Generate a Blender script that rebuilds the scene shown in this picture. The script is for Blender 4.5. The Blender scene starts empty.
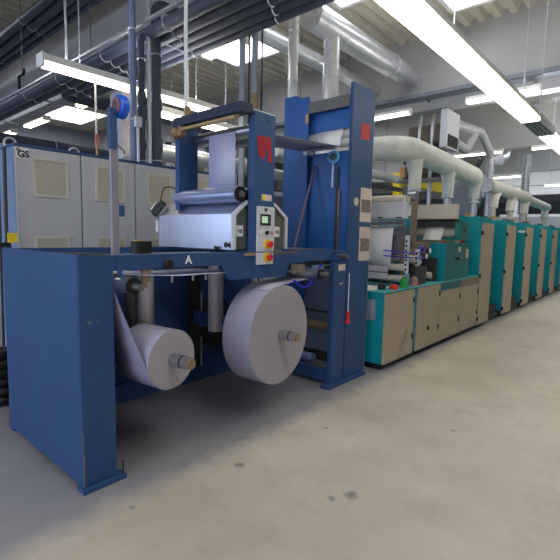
import bpy, bmesh, math, random
from mathutils import Vector, Matrix
random.seed(7)
PI = math.pi
sc = bpy.context.scene
COL = sc.collection
V = Vector

# ------------------------------------------------------------------ materials
def lin(c):
    return tuple(((x/12.92) if x <= 0.04045 else ((x+0.055)/1.055)**2.4) for x in [v/255 for v in c])
MATS = {}
def mat(name, rgb, rough=0.5, metal=0.0, var=0.08, scale=6.0, bump=0.0, bscale=40.0, dirt=None, coat=0.0):
    if name in MATS: return MATS[name]
    m = bpy.data.materials.new(name); m.use_nodes = True
    nt = m.node_tree; b = nt.nodes['Principled BSDF']
    c = lin(rgb)
    tc = nt.nodes.new('ShaderNodeTexCoord')
    n = nt.nodes.new('ShaderNodeTexNoise'); n.inputs['Scale'].default_value = scale; n.inputs['Detail'].default_value = 5
    nt.links.new(tc.outputs['Object'], n.inputs['Vector'])
    r = nt.nodes.new('ShaderNodeValToRGB')
    r.color_ramp.elements[0].position = 0.3; r.color_ramp.elements[1].position = 0.7
    r.color_ramp.elements[0].color = (*[x*(1-var) for x in c], 1)
    r.color_ramp.elements[1].color = (*[min(1, x*(1+var)) for x in c], 1)
    nt.links.new(n.outputs['Fac'], r.inputs['Fac'])
    out = r.outputs['Color']
    if dirt:
        n2 = nt.nodes.new('ShaderNodeTexNoise'); n2.inputs['Scale'].default_value = dirt[1]; n2.inputs['Detail'].default_value = 8
        n2.inputs['Roughness'].default_value = 0.7
        nt.links.new(tc.outputs['Object'], n2.inputs['Vector'])
        r2 = nt.nodes.new('ShaderNodeValToRGB'); r2.color_ramp.elements[0].position = dirt[2]; r2.color_ramp.elements[1].position = dirt[2]+0.06
        nt.links.new(n2.outputs['Fac'], r2.inputs['Fac'])
        mx = nt.nodes.new('ShaderNodeMix'); mx.data_type = 'RGBA'
        nt.links.new(r2.outputs['Color'], mx.inputs['Factor'])
        nt.links.new(out, mx.inputs['A']); mx.inputs['B'].default_value = (*lin(dirt[0]), 1)
        out = mx.outputs['Result']
    nt.links.new(out, b.inputs['Base Color'])
    b.inputs['Roughness'].default_value = rough; b.inputs['Metallic'].default_value = metal
    b.inputs['Coat Weight'].default_value = coat
    if bump > 0:
        n3 = nt.nodes.new('ShaderNodeTexNoise'); n3.inputs['Scale'].default_value = bscale; n3.inputs['Detail'].default_value = 4
        nt.links.new(tc.outputs['Object'], n3.inputs['Vector'])
        bp = nt.nodes.new('ShaderNodeBump'); bp.inputs['Strength'].default_value = bump; bp.inputs['Distance'].default_value = 0.02
        nt.links.new(n3.outputs['Fac'], bp.inputs['Height']); nt.links.new(bp.outputs['Normal'], b.inputs['Normal'])
    MATS[name] = m
    return m
def emis(name, rgb, s):
    m = bpy.data.materials.new(name); m.use_nodes = True
    b = m.node_tree.nodes['Principled BSDF']
    b.inputs['Base Color'].default_value = (.8, .8, .8, 1)
    b.inputs['Emission Color'].default_value = (*lin(rgb), 1); b.inputs['Emission Strength'].default_value = s
    MATS[name] = m
    return m
def wavemat(name, rgb, rgb2, scale, direction='DIAGONAL', rough=0.6, rot=(0, 0, 0)):
    m = mat(name, rgb, rough, var=0.05)
    nt = m.node_tree; b = nt.nodes['Principled BSDF']
    tc = nt.nodes.new('ShaderNodeTexCoord'); mp = nt.nodes.new('ShaderNodeMapping')
    mp.inputs['Rotation'].default_value = rot
    nt.links.new(tc.outputs['Object'], mp.inputs['Vector'])
    w = nt.nodes.new('ShaderNodeTexWave'); w.bands_direction = direction; w.inputs['Scale'].default_value = scale
    nt.links.new(mp.outputs['Vector'], w.inputs['Vector'])
    r = nt.nodes.new('ShaderNodeValToRGB')
    r.color_ramp.elements[0].color = (*lin(rgb), 1); r.color_ramp.elements[1].color = (*lin(rgb2), 1)
    nt.links.new(w.outputs['Fac'], r.inputs['Fac']); nt.links.new(r.outputs['Color'], b.inputs['Base Color'])
    return m

BLUE = mat('blue_paint', (40, 76, 122), 0.58, var=0.07, scale=3, dirt=((92, 100, 112), 14, 0.71))
BLUE_LIT = mat('blue_paint_daylit', (38, 96, 170), 0.4, var=0.07, scale=2.5, dirt=((100, 120, 150), 12, 0.73))  # same blue paint as BLUE, daylight on left-facing tower parts put into colour
NAVY = mat('navy_panel', (36, 66, 116), 0.5, var=0.12, scale=4)
NAVYB = mat('navy_beam', (30, 42, 72), 0.45)
TEAL = mat('teal_paint', (0, 146, 160), 0.42, var=0.06, scale=3)
TEALD = mat('dark_teal_paint', (38, 112, 118), 0.5, var=0.06, scale=3)
BEIGE = mat('beige_door', (176, 162, 140), 0.5, var=0.06, scale=2, dirt=((140, 132, 118), 9, 0.7))
BEIGED = mat('beige_strip', (138, 122, 106), 0.5)
GREY = mat('cabinet_grey', (192, 193, 196), 0.5, var=0.03, scale=2)
GREYB = mat('cabinet_side_blue_grey', (122, 142, 172), 0.5)
LGREY = mat('light_grey_cover', (206, 208, 216), 0.45, var=0.03)
CREAM = mat('cream_cover', (206, 200, 188), 0.5, var=0.03)
BLACK = mat('black_plastic', (22, 22, 24), 0.5)
DARK = mat('dark_iron', (56, 56, 60), 0.5, var=0.2)
STEEL = mat('steel', (178, 180, 186), 0.28, 0.9, var=0.06)
STEELD = mat('dull_steel', (128, 126, 126), 0.4, 0.7, var=0.12)
CHROME = mat('brushed_hood', (192, 198, 214), 0.27, 0.78, var=0.05, scale=1.5)
OLIVE = mat('olive_end_plate', (96, 98, 90), 0.5)
PAPER = mat('paper_side', (170, 163, 168), 0.75, var=0.03, scale=2)
PAPERW = mat('paper_wound', (168, 166, 188), 0.3, var=0.03, scale=2)
WEB = mat('paper_web_lavender', (200, 204, 232), 0.45, var=0.02)
WEBD = mat('paper_web_in_shade', (140, 138, 168), 0.5, var=0.03)  # web paper darkened: shade on the small reel's strip put into the colour
WEBG = mat('paper_web_grey', (150, 155, 172), 0.5, var=0.03)
WHITE = mat('white_paper', (244, 244, 246), 0.6, var=0.02)
PIPE = mat('dark_insulated_pipe', (62, 68, 86), 0.5, var=0.12, scale=5)
PIPEL = mat('blue_grey_pipe', (112, 128, 158), 0.4, 0.2)
ALU = mat('aluminium_profile', (188, 192, 200), 0.35, 0.6)
DUCT = mat('spiral_duct_metal', (214, 216, 222), 0.36, 0.75, var=0.1, scale=8, bump=0.25, bscale=14)
INS = mat('insulated_duct_wrap', (226, 228, 222), 0.45, 0.1, var=0.1, scale=5, bump=0.5, bscale=12)
CONC = mat('concrete_grey', (178, 178, 180), 0.8, var=0.09, scale=0.9, bump=0.05)
WALL = mat('wall_blue_grey', (150, 155, 168), 0.85, var=0.05, scale=0.5)
DECK = mat('steel_deck', (206, 202, 184), 0.6, var=0.05, scale=1)
TAN = mat('tan_bracket', (150, 122, 88), 0.5)
BRASS = mat('brass_rail', (186, 160, 112), 0.35, 0.5)
BROWN = mat('brown_roller', (146, 124, 100), 0.45, 0.2)
RED = mat('red_paint', (170, 30, 40), 0.5)
REDP = mat('red_plastic', (214, 36, 28), 0.4)
YELLOW = mat('yellow_paint', (232, 204, 30), 0.5)
GREENP = mat('green_plastic', (38, 150, 66), 0.4)
BLUEP = mat('blue_plastic', (22, 92, 214), 0.35)
HOSE = mat('blue_hose', (40, 48, 190), 0.4)
PUR = mat('pinkish_plastic', (160, 130, 122), 0.5)
ORANGE = mat('orange_plastic', (196, 148, 108), 0.5)
MUD = mat('machine_brown_grey', (120, 108, 98), 0.5, var=0.2, scale=9)
WHITEP = mat('white_enamel', (238, 238, 236), 0.4, var=0.02)
TRAYM = wavemat('perforated_tray', (150, 158, 172), (92, 98, 112), 14, 'Y')
VENT = wavemat('vent_mesh', (206, 200, 180), (160, 155, 138), 16, 'X', rot=(0, math.radians(-35), 0))
LAMP = emis('lamp_diffuser', (255, 244, 214), 5.0)
LAMPF = emis('far_lamp_diffuser', (255, 248, 232), 4.0)
SKYL = emis('skylight_glazing', (246, 250, 255), 5.0)
SCREEN = emis('lit_screen', (60, 200, 40), 0.28)
CEIL_GLOW = emis('added_ceiling_glow', (252, 250, 248), 22.0)  # glow added only to brighten the ceiling
WINM = emis('window_daylight', (205, 222, 255), 3.2)
SLOTT = mat('tag_print', (120, 112, 106), 0.6, var=0.3, scale=30)
LCYL = mat('satin_cylinder', (196, 190, 196), 0.4, 0.35)
TAG = mat('tag_paper', (206, 192, 184), 0.6, var=0.05, scale=20)

# ------------------------------------------------------------------ builder
WL = {}
def wloc(o): return WL.get(o.name, V((0, 0, 0)))
class B:
    def __init__(s): s.bm = bmesh.new()
    def box(s, x0, x1, y0, y1, z0, z1, bev=0.0, rot=None):
        r = bmesh.ops.create_cube(s.bm, size=1.0)
        vs = r['verts']
        for v in vs:
            v.co = V(((x0+x1)/2+v.co.x*(x1-x0), (y0+y1)/2+v.co.y*(y1-y0), (z0+z1)/2+v.co.z*(z1-z0)))
        if rot:
            bmesh.ops.rotate(s.bm, verts=vs, cent=rot[0], matrix=Matrix.Rotation(rot[1], 3, rot[2]))
        if bev > 0:
            es = list({e for v in vs for e in v.link_edges})
            bmesh.ops.bevel(s.bm, geom=es, offset=bev, segments=2, affect='EDGES', profile=0.7)
        return s
    def ring(s, c, n, u, r, k):
        w = n.cross(u)
        return [s.bm.verts.new(c + r*(math.cos(2*PI*i/k)*u + math.sin(2*PI*i/k)*w)) for i in range(k)]
    def tube(s, pts, r, k=18, caps=True, radii=None):
        pts = [V(p) for p in pts]
        n0 = (pts[1]-pts[0]).normalized()
        u = n0.orthogonal().normalized()
        rings = []
        for i, p in enumerate(pts):
            if i == 0: t = n0
            elif i == len(pts)-1: t = (pts[i]-pts[i-1]).normalized()
            else: t = ((pts[i+1]-pts[i]).normalized()+(pts[i]-pts[i-1]).normalized()).normalized()
            u = (u - t*u.dot(t)).normalized()
            rings.append(s.ring(p, t, u, radii[i] if radii else r, k))
        for a, b in zip(rings, rings[1:]):
            for i in range(k):
                f = s.bm.faces.new((a[i], a[(i+1) % k], b[(i+1) % k], b[i])); f.smooth = True
        if caps:
            for q, rev in ((rings[0], True), (rings[-1], False)):
                s.bm.faces.new(q[::-1] if rev else q)
                for i in range(k):
                    e = s.bm.edges.get((q[i], q[(i+1) % k]))
                    if e: e.smooth = False
        return s
    def cyl(s, p0, p1, r, k=24, r2=None):
        return s.tube([p0, p1], r, k, radii=[r, r if r2 is None else r2])
    def lathe(s, c, prof, k=24, axis='z'):
        # prof: list of (radius, height along axis)
        ax = {'x': V((1, 0, 0)), 'y': V((0, 1, 0)), 'z': V((0, 0, 1))}[axis]
        u = ax.orthogonal().normalized(); c = V(c); rings = []
        for r, h in prof: rings.append(s.ring(c+ax*h, ax, u, max(r, 1e-4), k))
        for a, b in zip(rings, rings[1:]):
            for i in range(k): s.bm.faces.new((a[i], a[(i+1) % k], b[(i+1) % k], b[i])).smooth = False
        s.bm.faces.new(rings[0][::-1]); s.bm.faces.new(rings[-1])
        return s
    def prism(s, poly, axis, a, b):
        def P(u, w, t): return {'x': V((t, u, w)), 'y': V((u, t, w)), 'z': V((u, w, t))}[axis]
        A = [s.bm.verts.new(P(u, w, a)) for u, w in poly]; Bv = [s.bm.verts.new(P(u, w, b)) for u, w in poly]
        n = len(poly)
        s.bm.faces.new(A); s.bm.faces.new(Bv[::-1])
        for i in range(n): s.bm.faces.new((A[i], Bv[i], Bv[(i+1) % n], A[(i+1) % n]))
        return s
    def sheet(s, path, off, th=0.003, smooth=True):
        # a thin sheet: path of points swept by vector off, thickness th
        path = [V(p) for p in path]; off = V(off); rows = []
        for i, p in enumerate(path):
            a = path[max(0, i-1)]; b = path[min(len(path)-1, i+1)]
            n = (b-a).cross(off).normalized()*th/2
            rows.append([s.bm.verts.new(q) for q in (p+n, p+off+n, p+off-n, p-n)])
        for a, b in zip(rows, rows[1:]):
            for i in range(4):
                f = s.bm.faces.new((a[i], a[(i+1) % 4], b[(i+1) % 4], b[i])); f.smooth = smooth and i in (0, 2)
        s.bm.faces.new(rows[0][::-1]); s.bm.faces.new(rows[-1])
        for rr in rows:
            for i in range(4):
                pass
        for e in s.bm.edges:
            if len(e.link_faces) == 2 and e.calc_face_angle(0) > 0.9: e.smooth = False
        return s
    def torus(s, c, axis, R, r, k=24, kk=8):
        n = V(axis).normalized(); u = n.orthogonal().normalized(); w = n.cross(u); c = V(c); rings = []
        for i in range(k):
            a = 2*PI*i/k; d = math.cos(a)*u+math.sin(a)*w
            rings.append([s.bm.verts.new(c+d*(R+r*math.cos(2*PI*j/kk))+n*r*math.sin(2*PI*j/kk)) for j in range(kk)])
        for i in range(k):
            A, C = rings[i], rings[(i+1) % k]
            for j in range(kk):
                s.bm.faces.new((A[j], C[j], C[(j+1) % kk], A[(j+1) % kk])).smooth = True
        return s
    def build(s, name, m, parent=None, label=None, cat=None, group=None, kind=None):
        bmesh.ops.recalc_face_normals(s.bm, faces=s.bm.faces[:])
        xs = [v.co for v in s.bm.verts]
        lo = V([min(c[i] for c in xs) for i in range(3)]); hi = V([max(c[i] for c in xs) for i in range(3)])
        o = V(((lo.x+hi.x)/2, (lo.y+hi.y)/2, lo.z if parent is None else (lo.z+hi.z)/2))
        for v in s.bm.verts: v.co -= o
        me = bpy.data.meshes.new(name); s.bm.to_mesh(me); s.bm.free()
        me.materials.append(m)
        ob = bpy.data.objects.new(name, me); COL.objects.link(ob)
        if parent is not None:
            ob.parent = parent; ob.location = o - wloc(parent)
        else: ob.location = o
        WL[ob.name] = o
        tag(ob, label, cat, group, kind)
        return ob
def tag(o, label=None, cat=None, group=None, kind=None):
    if label: o['label'] = label
    if cat: o['category'] = cat
    if group: o['group'] = group
    if kind: o['kind'] = kind
def thing(name, label, cat, loc, group=None):
    o = bpy.data.objects.new(name, None); COL.objects.link(o); o.location = loc
    o.empty_display_size = 0.1
    WL[o.name] = V(loc); tag(o, label, cat, group)
    return o
def struct(name, b, m): return b.build(name, m, kind='structure')
def copy_tree(o, parent=None):
    c = o.copy(); COL.objects.link(c)
    if parent is not None: c.parent = parent
    for ch in list(o.children): copy_tree(ch, c)
    return c
def arc(pts, rad, n=6):
    # round the inner corners of a polyline
    pts = [V(p) for p in pts]; out = [pts[0]]
    for a, p, b in zip(pts, pts[1:], pts[2:]):
        d0 = (a-p).normalized(); d1 = (b-p).normalized(); r = min(rad, (a-p).length*0.49, (b-p).length*0.49)
        s0 = p+d0*r; s1 = p+d1*r
        for i in range(n+1):
            t = i/n; out.append(s0*(1-t)**2+p*2*t*(1-t)+s1*t*t)
    out.append(pts[-1]); return out
def text_part(name, body, size, loc, m, parent, rot=(PI/2, 0, 0), depth=0.002, label=None):
    cu = bpy.data.curves.new(name, 'FONT'); cu.body = body; cu.size = size; cu.extrude = depth
    cu.offset = 0.0018 if body != 'GS' else 0.0035
    cu.align_x = 'CENTER'; cu.align_y = 'CENTER'
    tmp = bpy.data.objects.new(name+'_tmp', cu); COL.objects.link(tmp)
    dg = bpy.context.evaluated_depsgraph_get(); dg.update()
    me = bpy.data.meshes.new_from_object(tmp.evaluated_get(dg)); bpy.data.objects.remove(tmp); bpy.data.curves.remove(cu)
    me.transform(Matrix.Rotation(rot[2], 4, 'Z') @ Matrix.Rotation(rot[1], 4, 'Y') @ Matrix.Rotation(rot[0], 4, 'X'))
    me.materials.clear(); me.materials.append(m)
    o = bpy.data.objects.new(name, me); COL.objects.link(o); o.parent = parent; o.location = V(loc)-wloc(parent); WL[o.name] = V(loc)
    if label: o['label'] = label
    return o

# ------------------------------------------------------------------ camera (eye 1.6 m, standing in the front aisle)
yaw, pitch, roll, fpx = 0.719478592887509, -0.10444937679352302, 0.020706870249412684, 436.66921067701645
f = V((math.cos(pitch)*math.cos(yaw), math.cos(pitch)*math.sin(yaw), math.sin(pitch)))
r = f.cross(V((0, 0, 1))).normalized(); u = r.cross(f)
r2 = math.cos(roll)*r+math.sin(roll)*u; u2 = -math.sin(roll)*r+math.cos(roll)*u
cam = bpy.data.cameras.new('camera'); co = bpy.data.objects.new('camera', cam); COL.objects.link(co)
co.matrix_world = Matrix(((r2.x, u2.x, -f.x, 0), (r2.y, u2.y, -f.y, 0), (r2.z, u2.z, -f.z, 1.6), (0, 0, 0, 1)))
cam.sensor_width = 36; cam.lens = fpx/560*36; cam.clip_start = 0.05; cam.clip_end = 200
sc.camera = co

# ------------------------------------------------------------------ hall shell
ZC = 5.8; ZB = 4.3
X0, X1, Y0, Y1 = -9.0, 40.0, -5.0, 19.0
def floor_material():
    m = bpy.data.materials.new('sealed_concrete_floor'); m.use_nodes = True
    nt = m.node_tree; b = nt.nodes['Principled BSDF']; N = nt.nodes.new; L = nt.links.new
    geo = N('ShaderNodeNewGeometry'); sep = N('ShaderNodeSeparateXYZ'); L(geo.outputs['Position'], sep.inputs[0])
    def noise(scale, detail=6, rough=0.6):
        n = N('ShaderNodeTexNoise'); n.inputs['Scale'].default_value = scale; n.inputs['Detail'].default_value = detail
        n.inputs['Roughness'].default_value = rough; L(geo.outputs['Position'], n.inputs['Vector']); return n
    def ramp(src, p0, c0, p1, c1):
        q = N('ShaderNodeValToRGB'); e = q.color_ramp.elements
        e[0].position = p0; e[0].color = (*c0, 1); e[1].position = p1; e[1].color = (*c1, 1)
        L(src, q.inputs['Fac']); return q.outputs['Color']
    def mix(fac, a, bcol):
        q = N('ShaderNodeMix'); q.data_type = 'RGBA'
        L(fac, q.inputs['Factor']); L(a, q.inputs['A'])
        if isinstance(bcol, tuple): q.inputs['B'].default_value = (*bcol, 1)
        else: L(bcol, q.inputs['B'])
        return q.outputs['Result']
    def math_(op, a, b_=None):
        q = N('ShaderNodeMath'); q.operation = op
        for i, v in enumerate((a, b_)):
            if v is None: continue
            if isinstance(v, (int, float)): q.inputs[i].default_value = v
            else: L(v, q.inputs[i])
        return q.outputs[0]
    n1 = noise(0.8); n2 = noise(3.5, 8, 0.7); n3 = noise(14, 6, 0.7)
    base = ramp(n1.outputs['Fac'], 0.35, lin((178, 168, 154)), 0.68, lin((204, 195, 181)))
    base = mix(ramp(n2.outputs['Fac'], 0.52, (0, 0, 0), 0.78, (0.5, 0.5, 0.5)), base, lin((152, 143, 128)))
    # bluish daylight tone painted into the floor colour from the machine line backwards
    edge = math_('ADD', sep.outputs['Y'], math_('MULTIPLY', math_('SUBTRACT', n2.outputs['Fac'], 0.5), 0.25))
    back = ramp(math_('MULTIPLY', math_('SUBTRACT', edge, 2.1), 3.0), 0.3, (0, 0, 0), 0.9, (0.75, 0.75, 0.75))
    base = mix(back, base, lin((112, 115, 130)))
    # joint in the slab
    j = math_('ABSOLUTE', math_('SUBTRACT', sep.outputs['X'], 5.3))
    base = mix(ramp(math_('MULTIPLY', j, 60), 0.15, (0.5, 0.5, 0.5), 0.5, (0, 0, 0)), base, lin((120, 112, 100)))
    # scuff marks
    for cx, cy, rr in ((2.0, 2.09, 0.05), (2.23, 1.34, 0.055), (2.12, 1.40, 0.035), (2.9, 2.0, 0.03), (1.25, 2.2, 0.03), (3.6, 1.2, 0.03)):
        dx = math_('SUBTRACT', sep.outputs['X'], cx); dy = math_('SUBTRACT', sep.outputs['Y'], cy)
        d = math_('SQRT', math_('ADD', math_('MULTIPLY', dx, dx), math_('MULTIPLY', dy, dy)))
        d = math_('ADD', math_('DIVIDE', d, rr), math_('MULTIPLY', math_('SUBTRACT', n3.outputs['Fac'], 0.5), 2.5))
        base = mix(ramp(d, 0.2, (0.75, 0.75, 0.75), 1.0, (0, 0, 0)), base, lin((92, 92, 94)))
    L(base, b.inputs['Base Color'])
    L(ramp(n2.outputs['Fac'], 0.3, (0.33,)*3, 0.8, (0.5,)*3), b.inputs['Roughness'])
    bp = N('ShaderNodeBump'); bp.inputs['Strength'].default_value = 0.05; L(n2.outputs['Fac'], bp.inputs['Height']); L(bp.outputs['Normal'], b.inputs['Normal'])
    return m
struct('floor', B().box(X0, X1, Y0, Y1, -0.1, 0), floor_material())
# profiled steel deck
pr = []; pitch_ = 0.28; y = Y0
while y < Y1:
    pr += [(y, ZC+0.12), (y+0.10, ZC+0.12), (y+0.13, ZC), (y+0.25, ZC)]; y += pitch_
poly = pr + [(y, ZC+0.12), (y, ZC+0.2), (Y0, ZC+0.2)]
struct('ceiling', B().prism(poly, 'x', X0, X1), DECK)
struct('wall_back', B().box(X0, X1, Y1, Y1+0.2, 0, ZC+0.2), WALL)
struct('wall_front', B().box(X0, X1, Y0-0.2, Y0, 0, ZC+0.2), WALL)
struct('wall_right', B().box(X1, X1+0.2, Y0, Y1, 0, ZC+0.2), WALL)
struct('wall_left', B().box(X0-0.2, X0, Y0, Y1, 0, ZC+0.2), WALL)
for i, xb in enumerate((-1.3, 4.0, 9.3, 14.6, 19.9, 25.2, 30.5, 35.8)):
    struct('ceiling_beam', B().box(xb, xb+0.32, Y0, Y1, ZB, ZC+0.12, 0.015), CONC)
struct('wall_pillar', B().box(3.98, 4.34, 7.15, 7.55, 0, ZB, 0.02), mat('white_pillar', (214, 212, 216), 0.7))
struct('wall_pillar', B().box(30.5, 30.9, 7.15, 7.55, 0, ZB, 0.02), MATS['white_pillar'])
# roof lights
def skylight(n, x0, x1, y0, y1):
    fr = B()
    for a in ((x0-0.08, x0, y0-0.08, y1+0.08), (x1, x1+0.08, y0-0.08, y1+0.08), (x0, x1, y0-0.08, y0), (x0, x1, y1, y1+0.08)):
        fr.box(*a, ZC-0.1, ZC+0.12)
    w = struct('window_%d' % n, fr, WHITEP)
    B().box(x0, x1, y0, y1, ZC-0.06, ZC-0.03).build('glazing', SKYL, w)
skylight(1, 6.3, 7.7, 6.65, 8.3)
skylight(2, 6.0, 8.0, 15.4, 17.5)
skylight(3, 6.4, 8.35, 3.0, 4.75) if False else skylight(3, 6.3, 6.95, 3.75, 4.75)
skylight(4, 7.6, 8.35, 2.2, 3.25)
skylight(5, 0.6, 2.4, -2.5, 0.2)
skylight(6, -5.5, -3.5, 0.5, 3.5)
skylight(7, 11.2, 12.8, -1.5, 1.0)
skylight(8, 11.2, 12.8, 7.0, 10.0)
skylight(9, 16.4, 18.0, 1.0, 4.0)
skylight(10, 16.4, 18.0, 9.0, 12.0)
skylight(11, 22, 23.6, 1.0, 9.0)
skylight(12, 0.6, 2.4, 10.5, 13)
skylight(13, 28, 29.6, 1.0, 9.0)
# tall factory windows in the left gable
for i in range(4):
    y0 = -4.2+i*5.6; fr = B(); 
    for k in range(5): fr.box(X0, X0+0.09, y0+k*1.1-0.03, y0+k*1.1+0.03, 1.2, 4.6)
    for z in (1.2, 2.3, 3.4, 4.6): fr.box(X0, X0+0.09, y0-0.03, y0+4.43, z-0.04, z+0.04)
    w = struct('window_%d' % (20+i), fr, WHITEP)
    B().box(X0+0.01, X0+0.03, y0, y0+4.4, 1.2, 4.6).build('pane', WINM, w)

# ------------------------------------------------------------------ lamps
def lamp_x(x0, x1, yc, z, w, label, group, em=LAMP, rods=(), h=0.09):
    t = thing('fluorescent_lamp', label, 'ceiling lamp', (x0, yc, z), group)
    B().prism([(yc-w/2, z), (yc+w/2, z), (yc+w/2-0.03, z+h), (yc-w/2+0.03, z+h)], 'x', x0, x1).build('housing', WHITEP, t)
    B().box(x0+0.03, x1-0.03, yc-w/2+0.012, yc+w/2-0.012, z-0.05, z-0.001, 0.02).build('diffuser', em, t, 'glowing white diffuser')
    B().box(x0+0.05, x1-0.05, yc-w/2+0.04, yc+w/2-0.04, z+h+0.0005, z+h+0.0015).build('added_glow', CEIL_GLOW, t, 'unseen glow strip added to light the ceiling')  # unseen strip added on the housing top to throw light upwards
    for xx in (x0, x1): B().box(xx-0.012, xx+0.012, yc-w/2, yc+w/2, z-0.055, z+h).build('end_cap', WHITEP, t)
    for xx, rr in rods: B().cyl((xx, yc, z+h), (xx, yc, ZC), rr, 8).build('hanging_rod', ALU, t)
    return t
def lamp_y(xc, y0, y1, z, w, label, group, em=LAMPF, xb=None):
    t = thing('fluorescent_lamp', label, 'ceiling lamp', (xc, y0, z), group)
    B().prism([(xc-w/2, z), (xc+w/2, z), (xc+w/2-0.02, z+0.07), (xc-w/2+0.02, z+0.07)], 'y', y0, y1).build('housing', WHITEP, t)
    B().box(xc-w/2+0.01, xc+w/2-0.01, y0+0.02, y1-0.02, z-0.05, z-0.001, 0.02).build('diffuser', em, t, 'glowing white diffuser')
    for yy in (y0, y1): B().box(xc-w/2, xc+w/2, yy-0.01, yy+0.01, z-0.055, z+0.07).build('end_cap', WHITEP, t)
    for yy in (y0+0.15, y1-0.15):
        if xb is None: B().cyl((xc, yy, z+0.07), (xc, yy, ZC), 0.01, 8).build('hanging_rod', ALU, t)
        else: B().box(min(xb, xc), max(xb, xc), yy-0.02, yy+0.02, z+0.0705, z+0.09).build('bracket', STEELD, t)
    return t
GA = 'lamp row hanging over the front aisle'
lamp_x(1.9, 7.75, 1.72, 3.45, 0.27, 'brightest long lamp crossing the top right over the front aisle', GA, rods=((2.6, 0.008), (4.45, 0.008), (7.2, 0.008)))
lamp_x(8.9, 14.4, 1.72, 3.45, 0.27, 'lamp over the front aisle beyond the dark louvre gap, at right edge', GA, rods=((9.5, 0.008), (14.0, 0.008)))
lamp_x(-5.5, -0.2, 1.72, 3.45, 0.27, 'aisle lamp behind the camera, first of the front row', GA, rods=((-5, 0.008), (-0.8, 0.008)))
t = thing('lamp_louvre', 'dark slatted louvre joining the two bright lamps over the front aisle', 'lamp louvre', (7.77, 1.72, 3.42), None)
lv = B()
for k in range(5): lv.box(7.77, 8.88, 1.72-0.12+k*0.06-0.008, 1.72-0.12+k*0.06+0.008, 3.40, 3.47)
lv.build('slats', ALU, t)
B().box(7.77, 8.88, 1.59, 1.85, 3.47, 3.53).build('tray', WHITEP, t)
B().cyl((8.3, 1.72, 3.53), (8.3, 1.72, ZC), 0.008, 8).build('hanging_rod', ALU, t)
GB = 'lamps over the grey cabinets'
lamp_x(1.99, 4.5, 5.28, 3.42, 0.17, 'long lamp with its near end in view, hanging above the grey cabinets', GB, rods=((2.27, 0.014), (2.42, 0.007), (4.1, 0.008)), h=0.085)
lamp_x(3.9, 5.6, 6.0, 3.42, 0.2, 'shorter bright lamp behind the dark vertical pipes', GB, rods=((4.5, 0.012), (5.3, 0.012)))
lamp_x(-4.0, -1.2, 5.28, 3.42, 0.17, 'lamp far left outside the frame over the back aisle', GB, rods=((-3.5, 0.012), (-1.8, 0.012)))
GC = 'lamps along the back of the near concrete beam'
for y0, y1, lb in ((4.75, 5.6, 'lamp behind the near beam, beside the large roof light'),
                   (9.3, 10.0, 'small lamp behind the near beam under the pipes, right of the far roof light'),
                   (11.8, 13.1, 'lamp behind the near beam, touching the far roof light on its left'),
                   (14.1, 15.4, 'lamp at the left edge of the picture behind the near beam')):
    lamp_y(4.55, y0, y1, ZB+0.05, 0.2, lb, GC, LAMP, 4.32)
GD = 'lamps below the cable tray on the far beam'
lamp_y(9.08, 4.34, 6.0, 4.27, 0.16, 'lamp on the far beam right beside the tall blue tower', GD, xb=9.3)
lamp_y(9.08, 1.9, 3.16, 4.27, 0.16, 'lamp on the far beam crossing behind the brightest aisle lamp', GD, xb=9.3)
GE = 'distant lamps over the far bays'
lamp_y(14.4, 3.87, 5.48, 4.2, 0.12, 'distant lamp seen behind the vertical silver duct', GE, xb=14.6)
lamp_y(14.4, 2.6, 3.1, 4.2, 0.12, 'distant short lamp above the far vertical duct near the aisle lamp', GE, xb=14.6)
lamp_y(19.7, 3.0, 3.7, 3.7, 0.14, 'lowest distant lamp at the right edge of the picture', GE)
lamp_y(19.7, 4.55, 5.7, 4.12, 0.12, 'distant lamp just above the second pale duct', GE)

# cable trays on the far beam
t = thing('cable_tray', 'perforated steel cable tray along the face of the far concrete beam', 'cable tray', (9.15, -3, 4.52))
B().box(9.02, 9.298, -3, 14, 4.5, 4.51).box(9.02, 9.03, -3, 14, 4.5, 4.59).build('tray', TRAYM, t)
for k in range(8): B().box(9.05, 9.298, -2+k*2, -1.96+k*2, 4.45, 4.4995).build('bracket', STEELD, t)
t = thing('cable_tray', 'wire basket cable tray beyond the far beam at upper right', 'cable tray', (9.8, -3, 4.2))
wb = B()
for k in range(5): wb.cyl((9.7+k*0.06, -3, 4.24), (9.7+k*0.06, 2.2, 4.24), 0.008, 6)
for k in range(26): wb.box(9.69, 9.95, -3+k*0.2, -2.985+k*0.2, 4.23, 4.245)
wb.build('basket', STEELD, t)

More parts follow.
